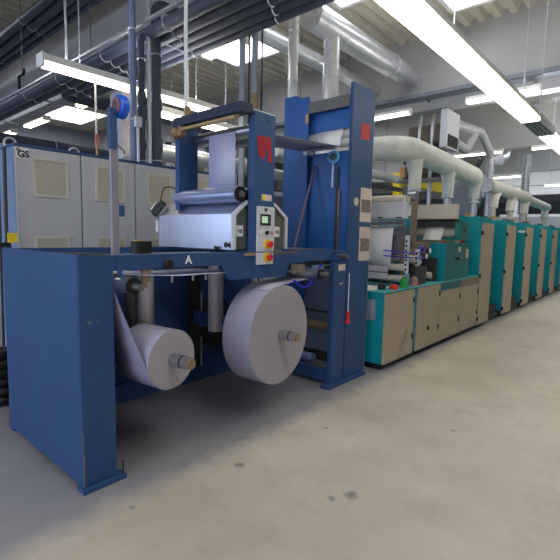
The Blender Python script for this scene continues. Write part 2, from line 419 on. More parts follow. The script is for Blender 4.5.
# ------------------------------------------------------------------ pipes under the near beam
def pipe(pts, rad, m, label, group, clamps=(), cr=0.008, k=16, bulges=(), rods=()):
    t = thing('insulated_pipe' if m is PIPE else 'metal_pipe', label, 'pipe', pts[0], group)
    B().tube(pts, rad, k).build('pipe_run', m, t)
    for xx in rods: B().cyl((xx, pts[0][1], pts[0][2]+rad), (xx, pts[0][1], ZC), 0.008, 8).build('hanging_rod', STEELD, t)
    for c, ax in clamps: B().torus(c, ax, rad+0.003, cr, 18, 6).build('pipe_clamp', ALU, t, 'bright metal clamp')
    for c0, c1, rr in bulges: B().tube([c0, V(c0)*.75+V(c1)*.25, V(c0)*.25+V(c1)*.75, c1], rr, 14, radii=[rr*.85, rr, rr, rr*.85]).build('coupling', m, t)
    return t
GT = 'upper run of dark pipes in front of the near beam'
for i, (x, z, rr) in enumerate(((3.05, 5.25, 0.072), (3.24, 5.25, 0.085), (3.42, 5.25, 0.06), (3.57, 5.25, 0.05))):
    pipe([(x, -4.8, z), (x, 18.8, z)], rr, PIPE, ['topmost pipe of the upper dark run at the top left corner', 'thick second pipe of the upper dark run from the top',
         'third pipe of the upper dark run from the top', 'lowest pipe of the upper dark run, against the concrete beam'][i], GT,
         [((x, yy+0.12*i, z), (0, 1, 0)) for yy in (4.4, 6.3, 8.8, 11.0)])
GL = 'lower run of dark pipes hung under the near beam'
for i in range(5):
    x = (3.16, 3.36, 3.54, 3.71, 3.87)[i]; rr = (0.075, 0.07, 0.06, 0.055, 0.055)[i]
    pipe([(x, -4.8, 4.03), (x, 18.8, 4.03)] if i < 2 else arc([(x, -4.8, 4.03), (x, 9.0-0.22*i, 4.03), (7.5, 9.0-0.22*i, 4.03)], 0.3), rr, PIPE, ['frontmost pipe of the lower dark run, along the bright edge rail', 'second pipe from the front in the lower dark run',
         'middle pipe of the lower dark run', 'fourth pipe from the front in the lower dark run', 'rearmost pipe of the lower dark run, next to the tan beam underside'][i], GL,
         [((x, yy+0.1*i, 4.03), (0, 1, 0)) for yy in ((3.1, 4.6, 6.1, 7.6, 9.0, 12) if i < 2 else (3.1, 4.6, 6.1, 7.6))])
t = thing('pipe_rail', 'thin bright steel rail along the front of the lower pipe run', 'rail', (3.06, -4.8, 4.10))
B().box(3.03, 3.07, -4.8, 18.8, 4.09, 4.12).build('rail', ALU, t)
hg = [6.3, 8.9, 11.2]
for yy in hg: B().cyl((3.05, yy, 4.12), (3.05, yy, ZC), 0.008, 8).build('hanging_rod', STEELD, t)
for yy in (1.5, 3.6, 5.5, 7.4, 9.4, 12): B().box(3.03, 3.98, yy, yy+0.04, 4.11, 4.14).build('cross_bar', ALU, t)
B().tube(arc([(3.05, 9.1, 4.121), (3.05, 9.1, 4.36), (3.05, 8.85, 4.36), (3.05, 8.85, 4.44)], 0.05), 0.03, 10).build('valve', BLACK, t)
GV = 'vertical pipes rising behind the grey cabinets'
pipe([(2.93, 5.0, 2.42), (2.93, 5.0, 5.75)], 0.042, PIPEL, 'light blue grey vertical pipe, leftmost of four above the cabinets', GV, [((2.93, 5, 4.0), (0, 0, 1)), ((2.93, 5, 2.95), (0, 0, 1))])
pipe(arc([(3.06, 5.02, 2.42), (3.06, 5.02, 4.02), (3.7, 5.02, 4.02)], 0.15), 0.04, PIPE, 'thin dark vertical pipe between two bright pipes', GV,
     [((3.06, 5.02, 3.7), (0, 0, 1)), ((3.06, 5.02, 2.48), (0, 0, 1))], bulges=[((3.06, 5.02, 3.0), (3.06, 5.02, 3.14), 0.056), ((3.06, 5.02, 3.16), (3.06, 5.02, 3.32), 0.056), ((3.06, 5.02, 2.62), (3.06, 5.02, 2.74), 0.056)])
pipe([(3.14, 4.98, 2.42), (3.14, 4.98, 5.75)], 0.03, ALU, 'bright aluminium vertical pipe, third from left above the cabinets', GV, [])
pipe(arc([(3.255, 5.0, 2.42), (3.255, 5.0, 4.42), (3.98, 5.0, 4.42)], 0.14), 0.062, PIPE, 'thick dark vertical pipe bending right at the top', GV,
     [((3.255, 5, 3.8), (0, 0, 1)), ((3.255, 5, 2.5), (0, 0, 1))], bulges=[((3.255, 5, 3.12), (3.255, 5, 3.3), 0.075), ((3.255, 5, 2.6), (3.255, 5, 2.8), 0.078)])
t = thing('junction_box', 'small pale grey junction box clipped to the light blue pipe', 'junction box', (2.95, 4.95, 2.88))
B().box(2.91, 2.99, 4.9, 4.955, 2.86, 2.98, 0.006).build('box', LGREY, t)
B().cyl((2.95, 4.93, 2.42), (2.95, 4.93, 2.86), 0.02, 10).build('conduit', ALU, t)
# pipes behind the cabinets
pipe([(2.0, 9.0, 3.2), (5.5, 9.0, 3.2)], 0.09, PIPE, 'dark horizontal pipe on the back wall side above the left cabinet', None, [((3.6, 9, 3.2), (1, 0, 0)), ((2.4, 9, 3.2), (1, 0, 0))], rods=(2.6, 4.9))
# ------------------------------------------------------------------ grey electrical cabinets
YC = 4.7
clab = ['grey electrical cabinet at left end of the row, bearing a safety sticker', 'second grey electrical cabinet from left, behind the measuring post',
        'third grey electrical cabinet, below the vertical pipes', 'fourth grey electrical cabinet, mostly behind the arch']
base = None
def cabinet(x, first):
    t = thing('electrical_cabinet', clab[0], 'cabinet', (x, YC, 0), 'grey electrical cabinets')
    B().box(x, x+0.625, YC+0.03, YC+0.62, 0.1, 2.385, 0.008).build('body', GREYB, t)
    B().box(x+0.02, x+0.605, YC+0.06, YC+0.6, 0.0, 0.1).build('plinth', DARK, t)
    B().box(x+0.004, x+0.621, YC, YC+0.028, 0.12, 2.38, 0.006).build('door', GREY, t)
    B().box(x, x+0.63, YC-0.002, YC+0.62, 2.386, 2.41).build('top_trim', MATS.get('blue_paint'), t, 'blue edging')
    for z0, z1, nm in ((1.92, 2.30, 'upper'), (1.16, 1.53, 'lower')):
        fr = B(); a, b_ = x+0.15, x+0.49
        fr.box(a, b_, YC-0.014, YC, z1-0.025, z1).box(a, b_, YC-0.014, YC, z0, z0+0.025).box(a, a+0.025, YC-0.014, YC, z0+0.025, z1-0.025).box(b_-0.025, b_, YC-0.014, YC, z0+0.025, z1-0.025)
        v = fr.build('vent', CREAM, t)
        B().box(a+0.025, b_-0.025, YC-0.008, YC, z0+0.025, z1-0.025).build('grille', VENT, v)
    h = B().box(x+0.565, x+0.59, YC-0.02, YC, 1.1, 1.35, 0.004).build('handle', BLACK, t)
    B().torus((x+0.06, YC+0.3, 2.45), (0.3, 1, 0), 0.05, 0.011, 18, 8).build('lifting_eye', ALU, t)
    return t
c0 = cabinet(1.51, True)
for i in range(1, 4):
    c = copy_tree(c0); c.location = (1.51+i*0.63, YC, 0); c['label'] = clab[i]
st = B().box(1.52, 1.63, YC-0.003, YC-0.0005, 2.275, 2.375).build('sticker', WHITEP, c0, 'white safety sticker with black letters')
text_part('lettering', 'GS', 0.085, (1.585, YC-0.004, 2.312), BLACK, st)
text_part('lettering', 'o', 0.06, (1.54, YC-0.004, 2.357), BLACK, st)
# conduit at the left end of the cabinets
t = thing('conduit_pole', 'thin dark conduit pole with yellow tag left of the grey cabinets', 'conduit', (1.36, 4.62, 0))
B().cyl((1.37, 4.62, 0), (1.40, 4.62, 2.34), 0.016, 10).build('pole', DARK, t)
B().cyl((1.33, 4.66, 0), (1.36, 4.66, 2.34), 0.012, 10).build('pole', DARK, t)
B().box(1.39, 1.47, 4.585, 4.6, 1.47, 1.56).build('tag', YELLOW, t, 'yellow warning tag')
B().box(1.33, 1.42, 4.6, 4.66, 1.42, 1.47).build('socket', BLACK, t)
t = thing('cable_reel', 'black round hose bundle on the floor behind the blue frame', 'hose', (1.25, 4.5, 0))
bb = B()
for k in range(6): bb.torus((1.25, 4.45, 0.05+k*0.085), (0, 0, 1), 0.08, 0.044, 20, 8)
bb.build('coils', BLACK, t)

# ------------------------------------------------------------------ blue reel stand
YF = 2.537
t = thing('reel_stand', 'blue steel reel stand with wide left end panel and letter A on its beam', 'reel stand', (1.1, YF, 0))
B().box(1.12, 1.335, YF, YF+0.012, 0.0305, 1.452, 0.003).box(1.323, 1.335, YF+0.012, YF+0.1, 0.045, 1.452).build('front_panel', BLUE, t)
B().box(1.118, 1.138, YF+0.012, 3.83, 0.0305, 1.455, 0.003).build('end_panel', BLUE, t)
B().box(1.138, 1.33, 3.80, 3.83, 0.045, 1.45).build('rear_panel', BLUE, t)
B().box(1.108, 1.39, 2.508, 2.60, 0.0, 0.03, 0.004).build('foot', BLUE, t)
B().box(1.12, 1.2, 3.76, 3.86, 0, 0.045).build('foot', BLUE, t)
B().prism([(1.121, 0.04), (1.130, 0.04), (1.128, 0.12), (1.131, 0.2), (1.125, 0.27), (1.128, 0.36), (1.121, 0.42)], 'y', YF-0.0012, YF-0.0002).build('worn_edge', mat('chipped_paint', (132, 122, 112), 0.8, var=0.35, scale=40), t, 'chipped paint along the corner')
for cx, cz, w in ((1.185, 1.05, 0.03), (1.23, 1.05, 0.014), (1.27, 0.35, 0.012), (1.17, 1.07, 0.012)):
    B().prism([(cx-w/2, cz), (cx, cz-0.008), (cx+w/2, cz), (cx, cz+0.007)], 'y', YF-0.0012, YF-0.0002).build('paint_chip', MATS['chipped_paint'], t)
B().cyl((1.372, 2.525, 0.03), (1.372, 2.525, 0.12), 0.007, 8).build('bolt', DARK, t)
# front cross beam with deeper plate towards the tower
B().prism([(1.335, 1.354), (2.215, 1.354), (2.30, 1.235), (2.98, 1.225), (3.02, 1.335), (3.60, 1.36), (3.95, 1.39), (3.95, 1.45), (1.335, 1.45)], 'y', YF, YF+0.05).build('front_beam', BLUE, t)
B().box(1.335, 2.45, YF+0.05, YF+0.12, 1.42, 1.45).build('beam_flange', BLUE, t)
B().box(1.14, 3.95, 3.77, 3.83, 1.37, 1.45, 0.004).build('rear_beam', BLUE, t)
text_part('lettering', 'A', 0.085, (1.903, YF-0.0015, 1.404), WHITEP, t, label='white letter A')
B().lathe((1.725, YF-0.035, 1.383), [(0.03, 0), (0.038, 0.006), (0.038, 0.02), (0.02, 0.036)], 10, 'y').build('star_knob', BLACK, t, 'black star knob')
B().box(1.55, 2.25, YF+0.12, 2.80, 1.435, 1.448).build('cross_plate', STEELD, t)
m_ = B().cyl((1.63, 2.745, 1.448), (1.63, 2.745, 1.532), 0.045, 20).box(1.63, 1.72, 2.71, 2.78, 1.448, 1.532, 0.006).build('motor', BLACK, t, 'black motor block')
B().box(1.60, 1.66, 2.72, 2.77, 1.5325, 1.538).build('cap', YELLOW, m_)
B().cyl((1.14, 3.4, 1.43), (1.6, 2.9, 1.43), 0.012, 8).build('linkage_rod', DARK, t)
# back sheet and lower rail
B().box(1.34, 3.70, 3.70, 3.73, 0.12, 1.37).build('back_panel', NAVY, t, 'dark navy back sheet')
B().box(1.138, 3.70, 3.62, 3.70, 0.03, 0.2, 0.006).build('lower_rail', BLUE, t)
B().box(2.72, 2.84, 3.58, 3.62, 0.2, 1.37).build('black_post', BLACK, t)
sc_ = B(); sc_.box(2.86, 2.875, 3.60, 3.619, 0.62, 0.98).box(2.86, 2.875, 3.60, 3.619, 0.2, 0.5).build('scale_strip', LGREY, t)
B().cyl((3.10, 3.66, 0.62), (3.10, 3.699, 0.62), 0.27, 40).build('round_cutout', BLACK, t, 'black round opening')
B().cyl((2.72, 3.2, 0.66), (2.72, 3.2, 1.37), 0.072, 24).build('air_cylinder', LCYL, t)
B().cyl((2.02, 3.3, 0.60), (2.02, 3.3, 1.37), 0.075, 24).build('air_cylinder', LCYL, t)
B().cyl((1.88, 3.3, 0.55), (1.88, 3.3, 1.37), 0.045, 16).build('air_cylinder', DARK, t)
B().box(1.8, 2.9, 3.18, 3.34, 1.34, 1.37).box(1.8, 1.9, 3.34, 3.77, 1.34, 1.37).box(2.8, 2.9, 3.34, 3.77, 1.34, 1.37).build('hanger_plate', NAVY, t)
# arms that carry the reel shafts
for cx, cz in ((1.697, 0.742), (2.808, 0.734)):
    B().box(cx-0.07, cx+0.02, 3.0, 3.62, cz-0.06, cz+0.06).build('reel_arm', NAVY, t)
B().box(1.4, 1.47, 3.61, 3.62, 0.08, 0.13).build('label_plate', LGREY, t)
B().lathe((1.50, 3.3, 0.2), [(0.12, 0), (0.12, 0.03), (0.04, 0.05)], 20).build('brake_disc', BRASS, t)
# idler rollers of the stand
def roller(name, x, z, y0, y1, rad, parent, m=STEEL, shaft=0.08, ring=True):
    r_ = B().cyl((x, y0, z), (x, y1, z), rad, 28).build(name, m, parent)
    if ring: B().cyl((x, y0-0.014, z), (x, y0-0.0005, z), rad*0.98, 24).build('bearing', BLACK, r_)
    B().cyl((x, y0-0.014-shaft, z), (x, y0-0.014, z), rad*0.42, 16).build('shaft_end', STEELD, r_)
    return r_
roller('idler_roller', 1.39, 1.268, 2.40, 3.69, 0.052, t)
roller('idler_roller', 3.28, 1.24, 2.38, 3.69, 0.05, t)
B().box(1.545, 1.60, 2.545, 2.57, 1.265, 1.354).box(1.55, 1.575, 2.54, 2.565, 1.23, 1.265).build('sensor_bracket', BROWN, t)
B().box(3.04, 3.10, 2.42, 2.536, 1.25, 1.335).cyl((2.97, 2.45, 1.27), (3.04, 2.45, 1.27), 0.018, 10).build('sensor_bracket', MUD, t)
for xx in (1.78, 1.96, 2.08): B().box(xx-0.006, xx+0.006, 2.555, 2.565, 1.25, 1.30).build('guide_pin', LGREY, t)
# hose loop below the roller
hp = [(3.0+0.40*k/20, 2.46, 1.19-0.13*math.sin(PI*k/20)+0.13*k/20) for k in range(21)]
B().tube(hp, 0.011, 8).build('hose', HOSE, t, 'blue coiled hose')
B().tube([(3.2, 2.6, 1.36), (3.5, 2.6, 1.4), (3.62, 2.6, 1.44)], 0.014, 8).build('hose', mat('copper_hose', (150, 110, 110), 0.5), t)
B().prism([(3.15, 1.455), (3.65, 1.455), (3.65, 1.462), (3.15, 1.462)], 'y', 2.56, 3.0).build('tray_plate', STEELD, t)
B().box(3.1, 3.95, 2.62, 3.2, 1.30, 1.33).build('lower_tray', DARK, t)

# ------------------------------------------------------------------ paper reels (axes turned a few degrees from square)
def reel(cx, cz, rad, w, rot, label):
    t = thing('paper_reel', label, 'paper reel', (cx, 2.44, cz), 'paper reels on the stand')
    b = B(); k = 96
    b.tube([(cx, 2.44, cz), (cx, 2.44+w, cz)], rad, k); b.build('wound_paper', PAPERW, t)
    b = B()
    b.cyl((cx, 2.4385, cz), (cx, 2.4395, cz), rad*0.985, k); b.build('paper_face', PAPER, t)
    b = B().cyl((cx, 2.27, cz), (cx, 2.438, cz), 0.042, 28)
    s_ = b.build('shaft', STEEL, t)
    B().cyl((cx, 2.255, cz), (cx, 2.27, cz), 0.036, 24).build('shaft_cap', BROWN, s_)
    B().cyl((cx, 2.33, cz), (cx, 2.345, cz), 0.0445, 28).build('collar', DARK, s_)
    B().cyl((cx, 2.44+w, cz), (cx, 2.44+w+0.26, cz), 0.045, 24).build('shaft', DARK, t)
    t.rotation_euler = (0, 0, rot)
    return t
reel(2.808, 0.734, 0.431, 0.285, 0.104, 'large white paper reel at the right of the stand')
reel(1.697, 0.742, 0.203, 0.33, 0.118, 'small nearly used paper reel at the left of the stand')
# webs of paper
def web(name, label, path, off, m, th=0.003):
    return B().sheet(path, off, th).build(name, m, None, label, 'paper web', 'webs of paper running through the machine')
# small reel up to the left roller
d6 = V((-math.sin(0.118), math.cos(0.118), 0))*0.33
web('paper_web', 'shaded strip of paper rising from the small reel to the left roller', [(1.395, 2.545, 1.322), (1.36, 2.545, 1.314), (1.339, 2.545, 1.285), (1.336, 2.543, 1.255), (1.38, 2.52, 1.10), (1.445, 2.47, 0.88)]+[(1.697+0.206*math.cos(math.radians(a)), 2.436+0.206*math.cos(math.radians(a))*0.118, 0.742+0.206*math.sin(math.radians(a))) for a in range(196, 262, 8)], (-0.04, 0.33, 0), WEBD)
web('paper_web', 'pale sheet of paper running level under the beam with the letter A', [(1.395, 2.545, 1.326), (1.8, 2.50, 1.30), (2.35, 2.55, 1.295)], (0, 0.45, 0), WEB)
web('paper_web', 'strip of paper rising from the large reel to its roller', [(2.808+0.4345*math.cos(math.radians(a)), 2.445+0.4345*math.cos(math.radians(a))*0.104, 0.734+0.4345*math.sin(math.radians(a))) for a in (114, 108, 102, 96, 93)]+[(3.0, 2.47, 1.176), (3.2, 2.49, 1.184), (3.28, 2.50, 1.187)], (-0.028, 0.28, 0), PAPERW)

# ------------------------------------------------------------------ arch over the stand
t = thing('web_arch', 'blue arch on the stand with red emblem and control panel on its front column', 'machine arch', (2.44, YF, 1.45))
B().box(2.55, 2.79, YF-0.006, YF+0.065, 1.235, 2.575, 0.004).build('front_column', BLUE, t)
B().box(2.42, 2.63, 3.36, 3.42, 1.80, 2.545, 0.004).build('rear_column', BLUE, t)
B().box(2.54, 2.80, YF-0.008, YF+0.07, 2.576, 2.584).build('top_plate', LGREY, t)
B().box(2.41, 2.54, YF+0.01, 3.44, 2.546, 2.62, 0.004).build('top_beam', NAVYB, t)
B().box(2.385, 2.42, YF+0.06, 3.36, 2.49, 2.515).box(2.43, 2.45, YF+0.06, 3.36, 2.515, 2.53).build('guide_rail', BRASS, t, 'brass coloured rail')
B().cyl((2.40, 3.33, 2.48), (2.40, 3.40, 2.48), 0.045, 16).box(2.38, 2.44, 3.28, 3.33, 2.45, 2.53).build('clamp', TAN, t)
roller('idler_roller', 2.62, 2.45, YF+0.065, 3.35, 0.05, t, STEEL, 0.0001, False)
roller('idler_roller', 2.74, 2.40, YF+0.065, 3.35, 0.045, t, STEEL, 0.0001, False)
# red emblem strokes
def red_poly(pts, y0, parent):
    return B().prism(pts, 'y', y0-0.002, y0).build('emblem', RED, parent, 'red emblem')
e_ = B()
for p in ([(2.573, 2.385), (2.620, 2.388), (2.628, 2.222), (2.606, 2.228), (2.590, 2.25)],
          [(2.626, 2.388), (2.672, 2.392), (2.672, 2.235), (2.655, 2.21), (2.632, 2.205)],
          [(2.678, 2.392), (2.735, 2.396), (2.742, 2.29), (2.682, 2.285)],
          [(2.700, 2.283), (2.748, 2.285), (2.755, 2.195), (2.708, 2.19)]):
    e_.prism(p, 'y', YF-0.0085, YF-0.0065)
e_.build('emblem', RED, t, 'red emblem')
for xx in (2.55, 2.69): B().cyl((xx, YF-0.012, 2.52), (xx, YF-0.006, 2.52), 0.008, 8).build('bolt', DARK, t)
B().box(2.636, 2.757, YF-0.008, YF-0.0065, 1.875, 1.925).build('sticker', TAG, t, 'small warning sticker')
B().box(2.645, 2.68, YF-0.0095, YF-0.0082, 1.882, 1.918).build('sticker', YELLOW, t)
# control panel
cp = B().box(2.578, 2.782, YF-0.024, YF-0.0065, 1.452, 1.825, 0.003).build('control_panel', LGREY, t)
B().box(2.608, 2.732, YF-0.028, YF-0.0245, 1.67, 1.762).build('screen_bezel', BLACK, cp)
B().box(2.622, 2.692, YF-0.030, YF-0.0285, 1.69, 1.745).build('screen', SCREEN, cp, 'lit green screen')
kb = B()
for a in range(2):
    for b_ in range(4): kb.box(2.70+a*0.013, 2.709+a*0.013, YF-0.0295, YF-0.0285, 1.685+b_*0.017, 1.695+b_*0.017)
kb.build('keypad', STEELD, cp)
B().box(2.655, 2.69, YF-0.026, YF-0.0245, 1.785, 1.812).build('emblem_plate', DARK, cp)
B().cyl((2.685, YF-0.04, 1.61), (2.685, YF-0.0245, 1.61), 0.016, 18).build('rotary_switch', BLACK, cp)
B().box(2.60, 2.635, YF-0.03, YF-0.0245, 1.597, 1.625, 0.003).build('push_button', WHITEP, cp)
B().box(2.735, 2.768, YF-0.03, YF-0.0245, 1.597, 1.625, 0.003).build('push_button', mat('pale_red_button', (196, 140, 130), 0.5), cp)
for xx in (2.60, 2.68, 2.76): B().box(xx, xx+0.012, YF-0.0255, YF-0.0245, 1.645, 1.65).build('mark', DARK, cp)
def estop(x, z, parent, y):
    b = B().cyl((x, y-0.006, z), (x, y, z), 0.042, 28).build('emergency_stop', YELLOW, parent, 'red mushroom button on yellow ring')
    B().lathe((x, y-0.045, z), [(0.024, 0), (0.03, 0.006), (0.03, 0.016), (0.016, 0.018), (0.016, 0.038)], 24, 'y').build('mushroom', REDP, b)
estop(2.70, 1.515, cp, YF-0.0245)
lp = B().box(2.578, 2.775, YF-0.022, YF-0.0065, 1.345, 1.444, 0.003).build('panel_duplicate', LGREY, t)  # repeats the control panel's lower end; a duplicate added as its own part
estop(2.70, 1.405, lp, YF-0.0225)
# stand-off cable from arch
B().box(2.45, 2.62, YF-0.012, YF-0.0005, 1.42, 1.446).build('bracket_plate', mat('worn_steel', (150, 130, 110), 0.5, 0.3), t)
B().box(2.80, 3.12, YF-0.004, YF-0.0005, 1.425, 1.452).build('bracket_plate', STEELD, t)

# hood on the arch
t = thing('coating_hood', 'brushed silver hood with slanted top edges inside the blue arch', 'machine hood', (2.7, 3.0, 1.455))
prof = [(2.40, 1.465), (2.40, 1.755), (2.545, 1.870), (2.90, 1.870), (3.07, 1.75), (3.07, 1.465)]
inner = [(2.43, 1.47), (2.43, 1.745), (2.555, 1.845), (2.89, 1.845), (3.04, 1.738), (3.04, 1.47)]
B().prism(prof, 'y', 2.64, 3.66).build('cover', CHROME, t)
b = B()
n_ = len(prof)
for i in range(n_-1):
    b.prism([prof[i], prof[i+1], inner[i+1], inner[i]], 'y', 2.61, 2.64)
b.build('rim', LGREY, t)
B().prism([inner[0], *inner[1:]], 'y', 2.632, 2.639).build('end_plate', OLIVE, t, 'dark olive end plate')
for xx in (2.475, 2.93):
    lbp = B().box(xx-0.025, xx+0.045, 2.624, 2.6315, 1.575, 1.665, 0.002).build('rating_plate', WHITEP, t)
    B().box(xx-0.012, xx+0.004, 2.622, 2.6238, 1.605, 1.635).build('print', BROWN, lbp)
    B().box(xx+0.014, xx+0.03, 2.622, 2.6238, 1.60, 1.635).build('print', DARK, lbp)
B().lathe((2.372, 2.672, 1.505), [(0.012, 0.028), (0.012, 0.012), (0.022, 0.010), (0.022, 0)], 14, 'x').build('knob', BLACK, t)
B().lathe((2.372, 2.80, 1.475), [(0.012, 0.028), (0.012, 0.012), (0.018, 0.010), (0.018, 0)], 14, 'x').build('knob', BLACK, t)
B().box(2.393, 2.3995, 3.44, 3.475, 1.815, 1.83).build('hinge_mark', BLACK, t) if False else None
B().box(2.42, 3.05, 2.85, 3.3, 1.452, 1.464).build('base_plate', DARK, t)
for xx, yy in ((2.50, 2.66), (2.50, 3.5)): B().box(xx-0.03, xx+0.06, yy-0.02, yy+0.02, 1.8705, 1.925).build('roller_bracket', DARK, t)
h = B().cyl((2.37, 3.69, 1.76), (2.47, 3.69, 1.88), 0.032, 16).build('gauge_block', DARK, t)
B().cyl((2.35, 3.73, 1.80), (2.42, 3.73, 1.885), 0.02, 12).cyl((2.40, 3.67, 1.72), (2.40, 3.70, 1.72), 0.02, 10).build('gauge_tube', STEEL, h)
B().tube(arc([(2.44, 3.7, 1.88), (2.50, 3.72, 2.06), (2.62, 3.6, 2.0), (2.66, 3.5, 1.87)], 0.12), 0.006, 6).build('cable', BLACK, t)
B().box(2.385, 2.40, 3.665, 3.69, 1.60, 1.72).build('hanging_tag', WHITEP, t)
roller('film_roller', 2.475, 1.915, 2.62, 3.45, 0.066, t, mat('film_roll', (164, 176, 212), 0.24, 0.5), 0.02)
roller('film_roller', 2.62, 1.925, 2.66, 3.42, 0.05, t, MATS['film_roll'], 0.01)

web('paper_web', 'pale lavender sheet of paper hanging in the blue arch', [(2.565, 2.78, 1.975), (2.568, 2.78, 2.45)], (0, 0.34, 0), WEB)
web('paper_web', 'grey strip of paper crossing from the arch to the tall blue tower', [(2.72, 2.61, 2.447), (2.82, 2.61, 2.452), (3.95, 2.66, 2.535)], (0.0, 0.50, 0), WEBG)

# ------------------------------------------------------------------ measuring post
t = thing('measuring_post', 'grey upright post with blue sleeve and round blue dial, on the stand', 'post', (1.385, 2.6, 1.45))
B().box(1.362, 1.408, 2.585, 2.61, 1.451, 2.20).build('post', mat('post_grey', (150, 148, 158), 0.45, 0.3), t)
B().box(1.355, 1.400, 2.575, 2.615, 2.10, 2.34, 0.004).build('sleeve', BLUE, t, 'blue sleeve')
d = B().lathe((1.41, 2.60, 2.362), [(0.062, 0), (0.07, 0.006), (0.07, 0.05), (0.062, 0.056)], 32, 'x').build('dial', BLUEP, t, 'bright blue dial')
B().lathe((1.399, 2.60, 2.362), [(0.02, 0), (0.052, 0.004), (0.052, 0.0105)], 28, 'x').build('dial_face', mat('dial_grey_red', (130, 90, 100), 0.5), d)
B().tube(arc([(1.376, 2.592, 2.34), (1.385, 2.592, 2.39), (1.40, 2.59, 2.36)], 0.02), 0.006, 8).build('arm', STEELD, t)
B().tube(arc([(1.40, 2.595, 2.13), (1.455, 2.595, 2.10), (1.455, 2.595, 2.08)], 0.015), 0.007, 8).build('hook', BROWN, t)
B().box(1.41, 1.45, 2.59, 2.60, 1.69, 1.76, 0.003).build('pointer', BLUE, t)
B().box(1.362, 1.39, 2.5365-0.014, 2.5365-0.0005, 1.30, 1.449).build('lower_strap', BLUE, t)

# ------------------------------------------------------------------ tall blue tower
t = thing('turner_tower', 'tall blue tower with red emblem and paper notices right of the arch', 'machine tower', (4.1, YF, 0))
B().box(3.975, 4.415, YF-0.008, YF+0.03, 0.04, 3.172, 0.004).build('front_column', BLUE, t)
B().box(3.72, 3.952, YF-0.01, YF+0.04, 0.04, 1.33, 0.004).build('front_plate', BLUE, t)
B().box(3.64, 4.38, 2.49, 2.60, 0.0, 0.039, 0.005).build('foot', BLUE, t)
B().box(3.956, 4.35, 3.28, 3.45, 0.04, 3.165, 0.004).box(3.956, 3.975, 3.1, 3.28, 0.04, 3.12).build('rear_column', BLUE_LIT, t)
B().box(3.958, 3.975, YF+0.031, 3.1, 2.935, 3.055, 0.003).build('cross_plate', mat('grey_cross_plate', (104, 104, 106), 0.5, var=0.1), t, 'grey cross plate')
B().box(4.04, 4.06, YF+0.031, 3.28, 2.74, 3.04).build('upper_sheet', BLUE_LIT, t)
B().box(4.02, 4.04, YF+0.031, 3.28, 1.28, 2.50).build('lower_sheet', BLUE_LIT, t)
B().box(4.02, 4.04, YF+0.031, 3.3, 0.18, 1.22).build('base_sheet', mat('blue_grey_sheet', (136, 148, 182), 0.5), t)
B().box(3.74, 3.82, YF+0.05, 3.6, 0.045, 0.165, 0.005).build('bottom_rail', BLUE, t)
B().cyl((3.9, YF+0.05, 0.60), (3.9, 3.28, 0.60), 0.05, 24).build('roller', BROWN, t, 'brown roller')
B().cyl((3.9, YF+0.05, 0.76), (3.9, 3.28, 0.76), 0.012, 10).build('tie_rod', DARK, t)
B().cyl((3.85, 2.85, 0.235), (3.85, 3.2, 0.235), 0.045, 20).build('motor', mat('motor_blue', (120, 140, 190), 0.4), t)
B().box(4.0, 4.02, 2.6, 3.25, 0.17, 0.28).build('kick_plate', DARK, t)
for z, xx in ((2.70, 4.12), (2.60, 4.10)):
    B().cyl((xx, YF+0.06, z), (xx, 3.27, z), 0.045, 24).build('paper_roller', WHITEP, t)
B().cyl((3.74, 2.38, 1.395), (3.74, YF-0.011, 1.395), 0.022, 16).build('shaft_end', STEELD, t)
B().box(3.70, 3.80, YF-0.03, YF-0.0105, 1.35, 1.44, 0.01).build('bearing_block', NAVY, t)
# emblem
e_ = B()
for k in range(3):
    xx = 4.148+k*0.062
    e_.box(xx, xx+0.052, YF-0.0105, YF-0.0085, 2.63+0.004*k, 2.795+0.006*k)
e_.box(4.2, 4.21, YF-0.0105, YF-0.0085, 2.70, 2.73).box(4.262, 4.272, YF-0.0105, YF-0.0085, 2.66, 2.70)
e_.build('emblem', RED, t, 'red emblem')
for z0, z1, xa in ((1.755, 2.125, 4.185), (1.325, 1.70, 4.19)):
    p_ = B().box(xa, xa+0.235, YF-0.0105, YF-0.0085, z0, z1).build('notice', TAG, t, 'printed paper notice')
    B().box(xa+0.02, xa+0.215, YF-0.012, YF-0.0107, z0+(z1-z0)*0.28, z0+(z1-z0)*0.66).build('print', SLOTT, p_)
B().lathe((4.10, YF-0.011, 1.965), [(0.045, 0), (0.045, 0.0025)], 24, 'y').build('badge', mat('cream_badge', (200, 196, 160), 0.5), t)
B().box(4.08, 4.11, YF-0.02, YF-0.0085, 1.82, 1.87).build('lock', STEEL, t)
B().box(3.80, 3.93, YF-0.012, YF-0.0105, 1.235, 1.30).build('notice', TAG, t)
B().box(3.83, 3.89, YF-0.012, YF-0.0105, 1.09, 1.105).build('notice', TAG, t)
for a, z in ((4.2, 2.43), (4.06, 2.95), (4.34, 3.10), (4.1, 0.4), (4.35, 0.45), (4.35, 0.15), (3.82, 0.62)):
    B().cyl((a, YF-0.014, z), (a, YF-0.0105, z), 0.009, 8).build('bolt', DARK, t)
# red pull handle hanging beside the gap
h = B().tube([(3.985, YF-0.03, 0.79), (3.985, YF-0.03, 0.70), (3.97, YF-0.03, 0.665)], 0.02, 10).box(3.955, 4.02, YF-0.045, YF-0.015, 0.655, 0.685, 0.006).build('pull_handle', REDP, t, 'red pull handle')
B().cyl((3.985, YF-0.03, 0.79), (3.985, YF-0.03, 1.2), 0.005, 6).build('cord', WHITEP, h)
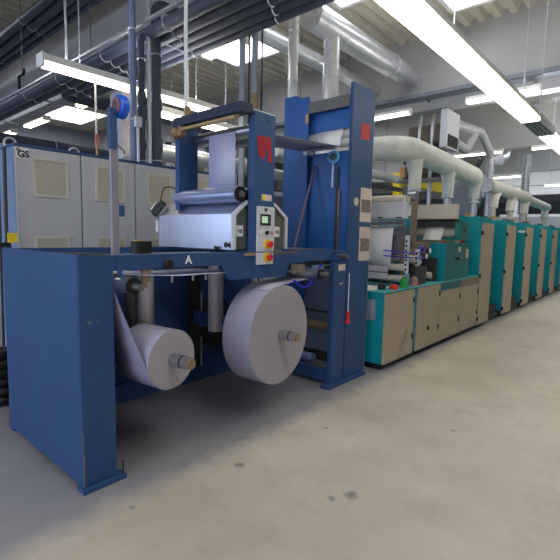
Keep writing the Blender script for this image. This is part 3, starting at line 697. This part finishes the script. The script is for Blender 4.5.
# gauge on the sheet
g_ = B().cyl((4.001, 2.765, 2.44), (4.019, 2.765, 2.44), 0.02, 12).build('gauge_mount', STEELD, t)
B().torus((3.99, 2.765, 2.44), (1, 0.25, 0), 0.056, 0.017, 28, 8).build('gauge_ring', mat('cyan_blue_ring', (90, 168, 226), 0.4), g_, 'bright blue ring')
B().lathe((3.985, 2.765, 2.44), [(0.046, 0), (0.046, 0.02)], 24, 'x').build('gauge_glass', mat('gauge_dark_green', (60, 92, 96), 0.3), g_)
B().box(3.995, 4.018, 2.765, 2.785, 2.12, 2.375).build('gauge_stem', ALU, g_)
B().box(3.995, 4.018, 2.70, 2.725, 1.40, 2.34).build('slide_rail', DARK, t)
B().box(3.99, 4.018, 2.672, 2.692, 1.40, 2.1).build('slide_rail', STEELD, t)
B().tube([(4.0, 3.02, 2.37), (3.9, 3.02, 2.1), (3.62, 2.98, 1.47)], 0.012, 8).build('hose', mat('pink_hose', (128, 104, 120), 0.5), t, 'thin pinkish hose')
B().cyl((3.93, 2.72, 2.53), (3.93, 3.12, 2.53), 0.02, 12).box(3.9, 4.02, 3.06, 3.11, 2.48, 2.52).build('turning_bar', STEEL, t)
B().box(3.945, 3.957, 3.09, 3.13, 2.83, 2.93).build('valve', BRASS, t)
B().box(4.417, 4.43, YF+0.0, YF+0.03, 0.05, 3.1).build('edge_strip', mat('cream_strip', (190, 186, 160), 0.5), t)
web('paper_web', 'white paper filling the slot of the tall blue tower', [(3.995, 2.69, 2.535), (4.0, 2.69, 2.60), (4.06, 2.69, 2.755)], (0, 0.32, 0), WHITE)

# conduits and struts standing behind the arch
t = thing('conduit_drop', 'white conduit dropping from the roof onto the arch', 'conduit', (2.57, 3.43, 2.62))
B().cyl((2.57, 3.46, 2.45), (2.57, 3.46, ZC), 0.018, 12).build('tube', WHITEP, t)
B().box(2.54, 2.60, 3.425, 3.445, 2.62, 2.76, 0.004).build('connector', TAN, t)
GS_ = 'aluminium struts behind the arch'
for yy, lb in ((4.17, 'left of two aluminium struts rising behind the arch to the pipes'), (3.95, 'right aluminium strut behind the arch with tan block')):
    s_ = thing('strut', lb, 'strut', (3.96, yy, 0), GS_)
    B().box(3.935, 3.965, yy-0.05, yy+0.03, 0, 4.06).box(3.965, 3.975, yy-0.02, yy+0.0, 0, 4.06).build('profile', ALU, s_)
    if yy < 4: B().box(3.90, 3.934, yy-0.09, yy-0.01, 3.0, 3.3).build('block', TAN, s_, 'tan block')
    B().cyl((3.99, yy-0.09, 0), (3.99, yy-0.09, 4.05), 0.012, 8).build('cable', DARK, s_)

# ------------------------------------------------------------------ ducts
def duct(label, group, pts, rad, m=DUCT, seams=(), k=24, bend=0.35, name='spiral_duct', stem=None, stem_r=0.1):
    t = thing(name, label, 'duct', pts[0], group)
    p = arc(pts, bend, 8) if len(pts) > 2 else pts
    b = B()
    if len(p) == 2:
        n = max(2, int((V(p[1])-V(p[0])).length/0.25)); p = [V(p[0]).lerp(V(p[1]), i/n) for i in range(n+1)]
    b.tube(p, rad, k); b.build('duct_run', m, t)
    if stem:
        q = B().tube(arc(stem, bend, 8), stem_r, 22).build('branch', m, t)
        for z in (2.6, 3.3, 3.75, 4.2):
            if stem[0][0] == stem[-1][0]: B().torus((stem[0][0], stem[0][1], z), (0, 0, 1), stem_r, 0.01, 24, 6).build('seam_ring', m, q)
    for c, ax in seams: B().torus(c, ax, rad, 0.014, 24, 6).build('seam_ring', m, t)
    return t
GDU = 'silver ducts behind the tall tower'
duct('narrow vertical silver duct left of the tower top', GDU, [(5.22, 4.4, 0), (5.22, 4.4, ZC)], 0.075, seams=[((5.22, 4.4, 3.9), (0, 0, 1)), ((5.22, 4.4, 4.6), (0, 0, 1)), ((5.22, 4.4, 3.35), (0, 0, 1))])
duct('thick silver duct with an elbow above the tall tower', GDU, [(5.62, 4.4, 4.98), (9.3, 4.4, 4.98)], 0.215,
     stem=[(6.2, 4.4, 2.142), (6.2, 4.4, 4.85)], stem_r=0.135, seams=[((8.2, 4.4, 4.98), (1, 0, 0)), ((9.2, 4.4, 4.98), (1, 0, 0)), ((9.27, 4.4, 4.98), (1, 0, 0))])
duct('thinner level silver duct running below the roof behind the others', GDU, [(4.33, 5.35, 4.93), (9.3, 5.35, 4.93)], 0.135, seams=[((9.1, 5.35, 4.93), (1, 0, 0)), ((9.2, 5.35, 4.93), (1, 0, 0)), ((6.9, 5.35, 4.93), (1, 0, 0))])
t = thing('insulated_duct', 'thick pale insulated duct with three drops right of the tower', 'duct', (7, 3.4, 2.7), 'pale insulated ducts over the press')
B().tube(arc([(6.7, 5.6, 3.05), (6.95, 3.42, 3.11), (10.6, 3.4, 2.99), (10.62, 3.4, 2.5)], 0.55, 10), 0.2, 28, radii=[0.205]*15+[0.2-0.012*k for k in range(9)]).build('duct_run', INS, t)
for x in (7.42, 8.98): B().tube([(x-0.06, 3.4, 2.95), (x, 3.4, 2.7), (x, 3.4, 2.45)], 0.15, 22, radii=[0.15, 0.115, 0.105]).build('branch', INS, t)
for x in (7.42, 8.98, 10.62):
    B().cyl((x, 3.4, 2.135 if x < 8 else 1.86), (x, 3.4, 2.5), 0.075, 20).build('spigot', DUCT, t)
    B().torus((x, 3.4, 2.42), (0, 0, 1), 0.095, 0.025, 24, 8).build('flange', LGREY, t)
INS2 = mat('white_duct_wrap', (216, 214, 206), 0.5, var=0.05, scale=4, bump=0.3, bscale=10)
t = thing('insulated_duct', 'thinner off-white duct with curved drops over the rear press units', 'duct', (12, 3.4, 2.8), 'pale insulated ducts over the press')
B().tube([(11.5, 3.4, 2.9), (12.5, 3.4, 2.9), (14, 3.4, 2.9), (15.6, 3.4, 2.9)], 0.17, 24).build('duct_run', INS2, t)
B().cyl((11.43, 3.4, 2.9), (11.499, 3.4, 2.9), 0.172, 24).build('end_cap', DUCT, t)
B().tube([(15.6, 3.4, 2.86), (17, 3.4, 2.82), (18.8, 3.4, 2.78)], 0.14, 22).build('duct_run', INS2, t)
for x in (12.1, 13.75, 15.35, 18.4):
    B().tube(arc([(x+0.35, 3.4, 2.82), (x+0.05, 3.4, 2.66), (x, 3.4, 2.38)], 0.2, 6), 0.12, 18).build('branch', INS2, t)
    B().cyl((x, 3.4, 1.96 if x > 17 else 1.86), (x, 3.4, 2.4), 0.075, 16).build('spigot', CREAM, t)
    B().box(x-0.4, x-0.28, 3.2, 3.3, 1.981 if x < 17 else 1.981, 2.1).build('nub', ORANGE, t) if False else None
GF = 'ducts around the roof ventilation unit'
duct('vertical silver duct bending up to the ventilation box', GF, [(12.95, 3.78, 1.86), (12.95, 3.78, 3.86), (12.0, 3.78, 4.3), (10.0, 3.70, 4.10)], 0.105, bend=0.18, stem=[(10.0, 3.70, 3.70), (10.8, 3.73, 3.66), (11.5, 3.78, 4.15)], stem_r=0.105, seams=[((12.95, 3.78, 3.1), (0, 0, 1)), ((12.95, 3.78, 3.6), (0, 0, 1))])
duct('far vertical silver duct above the rear press units', GF, [(16.9, 3.76, 1.86), (16.9, 3.76, 4.45)], 0.12, seams=[((16.9, 3.76, 3.3), (0, 0, 1)), ((16.9, 3.76, 4.1), (0, 0, 1))])
duct('small curved horn duct left of the far vertical duct', GF, [(15.5, 4.1, 5.8), (15.5, 4.1, 4.15), (14.93, 4.1, 4.05)], 0.16, bend=0.3)
duct('round black edged duct mouth between the vertical ducts', GF, [(14.7, 4.9, 4.05), (15.2, 4.9, 4.05), (15.2, 4.9, 5.8)], 0.24, m=DARK)
# ventilation box
t = thing('ventilation_unit', 'pale grey ventilation box with black louvre hung under the far beam', 'ventilation unit', (9.6, 3.7, 3.48))
B().box(9.25, 9.98, 3.6, 3.74, 3.48, 4.26, 0.01).build('casing', LGREY, t)
lo = B().box(9.33, 9.9, 3.588, 3.5995, 3.52, 3.76).build('louvre', BLACK, t)
sl = B()
for k in range(7): sl.box(9.37+k*0.075, 9.40+k*0.075, 3.582, 3.5875, 3.54, 3.74)
sl.build('slats', DARK, lo)
for xx, yy in ((9.7, 3.68), (9.9, 3.68)): B().cyl((xx, yy, 4.26), (xx, yy, ZC), 0.012, 8).build('hanging_rod', STEELD, t)
t = thing('ventilation_rack', 'dark open frame with two upright steel posts left of the ventilation box', 'equipment frame', (10, 4.4, 2.3))
for yy in (4.2, 4.5): B().box(10.0, 10.08, yy, yy+0.06, 2.3, ZC).build('post', ALU, t)
for z in (3.0, 3.35, 3.7): B().box(10.1, 10.3, 4.0, 4.95, z, z+0.1).build('shelf_bar', DARK, t)
B().box(10.32, 10.36, 4.0, 4.95, 2.95, 4.25).build('backing', MUD, t)
B().box(9.9, 10.0, 4.8, 4.92, 3.0, 3.25).build('motor', ORANGE, t)
B().box(9.9, 10.32, 4.0, 4.95, 2.9, 2.96).build('shelf', STEELD, t)
# blower
t = thing('blower', 'grey round blower casing behind the vertical silver duct', 'blower', (12.5, 4.2, 1.95))
B().lathe((12.9, 4.45, 2.70), [(0.36, -0.18), (0.5, -0.14), (0.5, 0.14), (0.36, 0.18)], 36, 'x').build('casing', mat('blower_grey', (150, 156, 170), 0.45), t)
B().box(12.75, 13.05, 4.0, 4.5, 1.86, 2.2).build('stand', DARK, t)
B().lathe((13.3, 4.45, 2.70), [(0.16, -0.2), (0.16, 0.25)], 24, 'x').build('motor', STEELD, t)

# ------------------------------------------------------------------ press
YP = 2.40
# low cabinet
t = thing('press_cabinet', 'low teal press base with four beige doors right of the tower', 'press base', (4.6, YP, 0))
B().box(4.61, 8.04, YP+0.022, 4.3, 0.08, 0.935, 0.004).build('body', TEAL, t)
B().box(4.66, 8.06, YP+0.06, 4.2, 0.0, 0.08).build('plinth', BLACK, t)
B().box(4.60, 8.05, YP+0.0, 4.3, 0.936, 0.95, 0.003).build('worktop', mat('worktop_teal', (70, 170, 178), 0.4), t)
B().box(4.62, 5.2, YP+0.2, 3.2, 0.951, 0.955).build('white_sheet', WHITEP, t, 'white top sheet')
for x0, x1, z0, z1 in ((4.625, 5.42, 0.075, 0.925), (5.53, 6.29, 0.075, 0.93), (6.30, 7.13, 0.075, 0.815), (7.14, 8.03, 0.075, 0.815)):
    d = B().box(x0, x1, YP, YP+0.02, z0, z1, 0.004).build('door', BEIGE, t)
    B().box(x1-0.045, x1-0.02, YP-0.014, YP-0.0005, z1-0.17, z1-0.10).build('latch', BLACK, d)
    B().box(x1-0.045, x1-0.02, YP-0.014, YP-0.0005, z0+0.2, z0+0.27).build('latch', BLACK, d)
B().lathe((5.9, YP-0.012, 0.34), [(0.03, 0), (0.03, 0.011)], 16, 'y').build('lock', BLACK, t)
B().box(6.30, 7.13, YP+0.001, YP+0.021, 0.825, 0.935).build('drawer_front', TEALD, t)
B().box(7.14, 8.03, YP+0.001, YP+0.021, 0.825, 0.935).build('drawer_front', BEIGED, t, 'brown grey strip')
lg = B()
for k in range(3): lg.prism([(4.98+k*0.045, 0.1), (5.0+k*0.045, 0.1), (5.22+k*0.03, 0.42), (5.20+k*0.03, 0.42)], 'y', YP-0.0015, YP-0.0002)
lg.build('stripes', mat('grey_stripe', (150, 142, 126), 0.5), t)
B().box(4.604, 4.6095, 2.52, 2.70, 0.60, 0.85).build('notice', WEBG, t)
# things on the worktop
def bottle(name, label, x, y, h, rad, m, capm, cat='bottle', z=0.95):
    t = thing(name, label, cat, (x, y, z), 'containers on the press worktop')
    B().lathe((x, y, z+0.0005), [(rad, 0), (rad, h*0.78), (rad*0.85, h*0.88), (rad*0.5, h*0.95), (rad*0.5, h)], 20).build('body', m, t)
    B().cyl((x, y, z+h+0.001), (x, y, z+h*1.08), rad*0.55, 16).build('lid', capm, t)
bottle('plastic_bottle', 'green plastic bottle standing on the press worktop', 5.23, 2.47, 0.13, 0.05, GREENP, GREENP)
bottle('plastic_bottle', 'pinkish brown bottle right of the green bottle', 5.52, 2.47, 0.12, 0.052, PUR, PUR)
bottle('tin_can', 'small red tin left of the green bottle', 4.98, 2.48, 0.055, 0.052, REDP, REDP, 'tin')
bottle('tin_can', 'black tin left of the red tin', 4.85, 2.58, 0.07, 0.05, BLACK, DARK, 'tin', z=0.956)
bottle('paper_cup', 'blue and white cup behind the pinkish bottle', 5.56, 2.60, 0.17, 0.045, mat('cup_blue', (150, 190, 226), 0.5), WHITEP, 'cup')
bottle('tin_can', 'tiny red tin right of the pinkish bottle', 5.66, 2.47, 0.04, 0.025, REDP, DARK, 'tin')
t = thing('paper_sheet', 'white sheet with red print lying behind the bottles', 'paper sheet', (6.2, 2.8, 0.952))
B().box(5.95, 6.35, 2.75, 3.05, 0.952, 0.956, rot=((6.1, 2.9, 0.954), 0.3, 'Z')).build('sheet', WHITE, t)
B().box(6.0, 6.2, 2.8, 2.9, 0.957, 0.9585).build('print', RED, t)

# web guide unit
t = thing('web_guide_unit', 'web guide unit with white cover and hanging paper right of the tower', 'press unit', (5.2, 3.0, 0.95))
B().box(5.2, 5.33, 2.50, 4.1, 1.83, 2.04, 0.008).build('cover', LGREY, t)
for y0 in (2.80, 2.53, 3.3): B().box(5.19, 5.1995, y0, y0+0.07, 1.835, 1.85).build('catch', BLACK, t)
for yy in (2.44, 4.12): B().prism([(5.42, 1.50), (5.46, 1.55), (5.46, 2.06), (5.345, 2.06), (5.345, 1.55)], 'y', yy, yy+0.04).box(5.42, 5.52, yy+0.16, yy+0.2, 0.951, 1.58).box(5.42, 5.46, yy+0.04, yy+0.16, 1.52, 1.58).build('side_frame', MUD, t)
for x, z, rr, m in ((5.22, 1.78, 0.035, STEEL), (5.30, 1.68, 0.055, STEEL), (5.33, 1.20, 0.045, CREAM), (5.6, 1.3, 0.05, CREAM), (5.33, 1.05, 0.045, CREAM), (5.75, 1.28, 0.06, CREAM)):
    B().cyl((x, 2.5, z), (x, 4.1, z), rr, 24).build('roller', m, t)
for yy, z0, z1, x in ((2.46, 1.15, 1.62, 5.21), (2.46, 1.22, 1.44, 5.52)):
    pr_ = B().box(x, x+0.045, yy-0.03, yy+0.012, z0, z1).build('perforated_rail', LGREY, t)
    for k in range(int((z1-z0)/0.06)): B().box(x-0.003, x-0.0002, yy-0.02, yy+0.004, z0+0.02+k*0.06, z0+0.05+k*0.06).build('slot', BLACK, pr_)
B().tube(arc([(5.18, 2.75, 1.42), (5.18, 2.42, 1.40), (5.7, 2.40, 1.40), (5.75, 2.62, 1.38)], 0.05), 0.008, 8).build('hose', HOSE, t, 'blue hose')
B().tube(arc([(5.18, 2.75, 1.35), (5.18, 2.42, 1.34), (5.7, 2.40, 1.33), (5.75, 2.6, 1.25)], 0.05), 0.008, 8).build('hose', HOSE, t)
B().box(5.46, 5.9, 2.75, 4.05, 1.36, 1.66).build('inner_block', mat('slate_block', (110, 112, 128), 0.5, var=0.15), t)
B().box(5.62, 5.98, 2.5, 4.0, 0.951, 1.2).build('inner_base', DARK, t)
B().box(5.46, 5.66, 2.66, 2.74, 0.98, 1.28, 0.03).build('gear_guard', TEALD, t)
for z in (1.05, 1.14):
    B().box(5.14, 5.15, 2.66, 3.3, z, z+0.078).build('clear_plate', mat('clear_plate_grey', (176, 178, 188), 0.3), t)
B().box(5.1, 5.5, 2.64, 3.35, 0.96, 0.985).build('tray', TEALD, t)
tb = B()
for k in range(4): tb.cyl((5.3+0.12*k, 2.55, 2.09), (5.35+0.12*k, 4.0, 2.09), 0.045, 12)
tb.build('tube_bundle', CREAM, t)
B().cyl((5.55, 2.5, 2.12), (5.55, 2.62, 2.12), 0.07, 16).build('fitting', STEEL, t)
gp = B().box(5.80, 6.45, 2.66, 3.2, 1.30, 1.52, 0.01).build('gearbox', MUD, t)
for x, z in ((6.33, 1.40), (6.22, 1.325)):
    g2 = B().cyl((x, 2.61, z), (x, 2.6595, z), 0.042, 24).build('gauge', DARK, gp)
    B().cyl((x, 2.602, z), (x, 2.6095, z), 0.036, 24).build('gauge_face', WHITEP, gp)
B().tube(arc([(5.95, 2.62, 1.44), (6.1, 2.60, 1.46), (6.1, 2.64, 1.40)], 0.03), 0.016, 8).build('hose', HOSE, gp)
for x, z, m in ((5.85, 1.06, BROWN), (6.1, 1.13, STEELD), (6.3, 1.04, CREAM)): B().cyl((x, 2.56, z), (x, 4.0, z), 0.05, 20).build('roller', m, t)
B().box(6.36, 6.42, 2.52, 2.66, 0.951, 1.3).build('bearing_plate', DARK, t)
web('paper_web', 'white paper hanging in the web guide unit beside the tower', [(5.20, 2.66, 1.22), (5.235, 2.66, 1.66), (5.25, 2.66, 1.71), (5.30, 2.66, 1.738)], (0, 0.75, 0), WHITE)

# printing head with grey guard
t = thing('printing_head', 'printing head with cream guard, dark slot and teal cheeks above the base', 'press unit', (7.2, 3.0, 0.95))
B().box(7.0, 7.13, 2.50, 3.2, 1.895, 2.13, 0.006).build('guard', CREAM, t)
B().box(7.02, 7.2, 2.50, 3.2, 1.80, 1.893).build('slot', BLACK, t)
B().box(6.985, 7.0, 2.47, 3.22, 1.78, 1.845).build('doctor_bar', DARK, t)
B().cyl((7.15, 2.50, 1.69), (7.15, 3.2, 1.69), 0.09, 28).build('impression_roller', CREAM, t)
B().box(6.95, 7.35, 2.40, 2.49, 1.565, 1.85, 0.01).build('cheek', TEALD, t)
B().box(6.95, 7.3, 3.21, 3.27, 0.951, 1.88, 0.01).build('cheek', TEAL, t)
B().cyl((7.15, 2.385, 1.72), (7.15, 2.399, 1.72), 0.03, 16).build('hub', DARK, t)
B().box(6.85, 7.0, 2.72, 3.2, 1.0, 1.4).build('inner_block', DARK, t)
B().box(6.7, 7.0, 2.52, 3.2, 1.52, 1.56).build('top_ledge', MUD, t)
B().box(7.02, 7.55, 2.72, 3.2, 0.951, 1.56).build('inner_body', MUD, t)
B().box(6.62, 6.70, 2.5, 2.54, 1.50, 1.54).build('marker', REDP, t)
web('paper_web', 'white sheet coming out under the dark slot of the printing head', [(6.88, 2.69, 1.52), (7.02, 2.69, 1.66), (7.05, 2.69, 1.785)], (0, 0.30, 0), WHITE)

# teal operating console
t = thing('press_console', 'teal operating console box with three knobs on the press base', 'console', (6.5, 2.45, 0.95))
B().box(6.46, 7.75, 2.42, 2.66, 0.951, 1.545, 0.005) if False else None
B().box(6.50, 7.55, 2.44, 2.70, 0.951, 1.515, 0.005).build('casing', TEAL, t)
B().box(6.52, 7.54, 2.432, 2.4395, 0.96, 1.505).build('front_plate', TEALD, t)
for k in range(3): B().lathe((6.93+0.1*k, 2.41, 1.28), [(0.022, 0), (0.022, 0.0215)], 14, 'y').build('knob', (BLACK, BLACK, STEEL)[k], t)
B().box(7.0, 7.12, 2.4285, 2.4315, 1.38, 1.46).build('label_plate', TAG, t)
B().box(7.36, 7.48, 2.4285, 2.4315, 1.28, 1.42).build('label_plate', TAG, t)
B().cyl((7.5, 2.55, 1.516), (7.5, 2.55, 1.56), 0.03, 12).build('beacon', REDP, t, 'small red beacon')

# printing units in a row
ulab = ['nearest tall teal press unit with beige door, at the end of the base', 'second tall teal press unit from the base',
        'third tall teal press unit, with a white label plate', 'fourth tall teal press unit from the base',
        'fifth tall teal press unit from the base, near the right edge', 'sixth tall teal press unit cut by the right edge of the picture']
def press_unit(x):
    t = thing('press_unit', ulab[0], 'press unit', (x, YP, 0), 'teal press units in a row')
    B().box(x+0.05, x+1.5, 2.70, 4.3, 0.13, 1.85, 0.005).build('body', TEALD, t)
    B().box(x, x+0.655, YP+0.022, 2.69, 0.13, 1.885, 0.005).build('front_column', TEAL, t)
    d = B().box(x-0.004, x+0.655, YP, YP+0.021, 0.06, 1.87, 0.004).build('door', BEIGE, t)
    for z in (0.14, 0.9, 1.66): B().box(x-0.012, x+0.022, YP-0.012, YP+0.03, z, z+0.07).build('latch', BLACK, d)
    B().box(x+0.02, x+1.52, 2.46, 4.2, 0.0, 0.13).build('plinth', BLACK, t)
    B().box(x+0.67, x+1.5, 2.50, 2.69, 0.131, 0.26).build('step', DARK, t)
    B().box(x+0.02, x+0.74, 2.48, 2.95, 1.886, 1.98, 0.006).build('top_cap', TEAL, t)
    nb = B()
    for k in range(3): nb.box(x+0.1+k*0.2, x+0.14+k*0.2, 2.5, 2.54, 1.981, 2.01)
    nb.build('hinge_nub', DARK, t)
    B().box(x+0.5, x+0.58, 2.8, 2.9, 1.981, 2.08).build('terminal_box', ORANGE, t)
    return t
u0 = press_unit(8.075)
units = [u0]
for i in range(1, 6):
    c = copy_tree(u0); c.location = (8.075+i*1.6, YP, 0); c['label'] = ulab[i]; units.append(c)
for o in units[2].children:
    if o.name.startswith('front_column'): pass
WL[units[2].name] = V((8.075+3.2, YP, 0))
B().box(8.075+3.2-0.006, 8.075+3.2-0.0003, 2.44, 2.58, 1.75, 1.80).build('label_plate', WHITEP, units[2])
# teal block between head and first unit
t = thing('drive_box', 'small teal drive box with cream front left of the first tall unit', 'drive box', (7.7, 2.9, 0.95))
B().box(7.65, 8.03, 2.75, 4.2, 0.951, 1.99, 0.006).build('casing', TEAL, t)
B().box(7.70, 8.02, 2.742, 2.7495, 1.0, 1.78).build('front', BEIGE, t)
B().cyl((7.85, 2.73, 1.9), (7.85, 2.7495, 1.9), 0.03, 12).build('bolt', STEEL, t)
B().box(7.65, 8.03, 3.3, 3.5, 1.991, 2.01).build('pad', DARK, t)
# delivery end with high teal frame
t = thing('press_unit', 'taller teal delivery unit at the far end by the right edge', 'press unit', (17.8, YP, 0), None)
B().box(17.8, 20.5, 2.42, 4.3, 0.1, 1.95).box(17.85, 17.95, 2.45, 2.55, 1.95, 2.5).build('body', TEAL, t)
B().box(17.85, 20.4, 2.46, 4.2, 0.0, 0.1).build('plinth', BLACK, t)
B().box(17.8, 20.5, 2.45, 2.6, 2.1, 2.2).build('rail', TEAL, t)

# ------------------------------------------------------------------ background
t = thing('crane_frame', 'yellow steel gantry frame behind the pale ducts', 'gantry', (13.9, 6.9, 0))
for xx in (13.9, 21.0): B().box(xx, xx+0.25, 6.9, 7.15, 0, 3.4).build('post', YELLOW, t)
B().box(13.9, 21.2, 6.88, 7.17, 3.4, 3.75).build('beam', YELLOW, t)
B().box(15.0, 15.15, 6.9, 7.1, 0, 3.4).build('post', WHITEP, t)
t = thing('storage_rack', 'grey storage rack with dark boxes seen through the arch', 'rack', (5.2, 7.6, 0))
for xx in (5.2, 7.0, 8.8):
    for yy in (7.6, 8.4): B().box(xx, xx+0.08, yy, yy+0.08, 0, 3.5).build('upright', ALU, t)
for z in (0.9, 1.8, 2.6, 3.3): B().box(5.2, 8.88, 7.6, 8.48, z, z+0.08).build('shelf', LGREY, t)
k = 0
for z in (0.98, 1.88, 2.68):
    for xx in (5.4, 6.2, 7.2, 7.95):
        k += 1
        where = {0.98: 'lowest', 1.88: 'middle', 2.68: 'top'}[z]
        t = B().box(xx, xx+0.6, 7.7, 8.3, z, z+0.35+0.08*((k*5) % 4), 0.01).build('storage_box', (DARK, MUD, CREAM, NAVYB)[k % 4], None,
            'storage box number %s from left on the %s shelf of the grey rack' % (['one', 'two', 'three', 'four'][(k-1) % 4], where), 'box', 'boxes on the grey rack')
t = thing('spiral_duct', 'long white duct low behind the tall blue tower', 'duct', (5, 5.4, 3.1))
B().tube([(6.5, 5.9, 3.22), (12, 5.9, 3.22)], 0.11, 18).build('duct_run', WHITEP, t)
for xx in (7, 9.0, 11): B().cyl((xx, 5.9, 3.32), (xx, 5.9, ZC), 0.008, 6).build('hanging_rod', STEELD, t)
t = thing('cable_tray', 'dark cable tray below the long white duct', 'cable tray', (6.5, 5.9, 2.9))
B().box(6.5, 12, 5.85, 6.0, 2.90, 3.0).build('tray', DARK, t)
for xx in (7.4, 10.0): B().cyl((xx, 6.02, 2.95), (xx, 6.02, ZC), 0.008, 6).build('hanging_rod', STEELD, t)
t = thing('spiral_duct', 'broad silver pipe behind the back column of the arch', 'duct', (3.9, 6.6, 2.8))
B().tube([(3.9, 6.6, 2.95), (8.5, 6.6, 2.95)], 0.15, 20).build('duct_run', DUCT, t)
for xx in (4.6, 7.6): B().cyl((xx, 6.6, 3.1), (xx, 6.6, ZC), 0.01, 6).build('hanging_rod', STEELD, t)
# far machines
GM = 'machines in the far bay'
for i, (x0, x1, y0, y1, z, m, lb) in enumerate(((22, 25, 3.0, 6.0, 2.6, LGREY, 'pale machine block in the far bay at the right edge'),
                                      (12, 16.5, 8.2, 10, 2.5, GREYB, 'blue grey machine cabinet behind the yellow gantry'),
                                      (17.5, 21, 8.2, 10, 2.8, DARK, 'dark machine cabinet far behind the yellow gantry'))):
    t = thing('machine_cabinet', lb, 'machine', (x0, y0, 0), GM)
    B().box(x0, x1, y0, y1, 0.1, z, 0.02).build('body', m, t)
    B().box(x0+0.05, x1-0.05, y0+0.05, y1-0.05, 0, 0.1).build('plinth', BLACK, t)
    B().box(x0+0.3, x1-0.3, y0-0.02, y0-0.0005, 0.4, z-0.4).build('door', LGREY if m is DARK else GREY, t)
    B().box(x0+0.2, x1-0.2, y0+0.1, y1-0.1, z+0.001, z+0.12).build('top_cover', WHITEP, t)
# hanging pull cord over the cabinets
t = thing('pull_cord', 'white cord with red handle hanging in front of the lamp above the second cabinet', 'cord', (2.6, 5.28, 2.48))
B().cyl((2.60, 5.28, 2.72), (2.60, 5.28, 3.369), 0.012, 8).build('cord', WHITEP, t)
B().box(2.585, 2.63, 5.265, 5.295, 2.62, 2.76).build('handle', mat('faded_red', (200, 130, 120), 0.5), t)
B().cyl((2.60, 5.28, 2.48), (2.605, 5.28, 2.62), 0.014, 8).build('tip', BRASS, t)

# ------------------------------------------------------------------ world, view
w = bpy.data.worlds.new('world'); sc.world = w; w.use_nodes = True
w.node_tree.nodes['Background'].inputs['Color'].default_value = (0.75, 0.83, 1, 1)
w.node_tree.nodes['Background'].inputs['Strength'].default_value = 0.5
sc.view_settings.view_transform = 'Standard'; sc.view_settings.look = 'None'
sc.view_settings.gamma = 1.0; sc.view_settings.use_curve_mapping = False
sc.view_settings.exposure = 0.42
sc.cycles.max_bounces = 8; sc.cycles.diffuse_bounces = 5
sc.cycles.use_denoising = True
sc.cycles.sample_clamp_indirect = 6
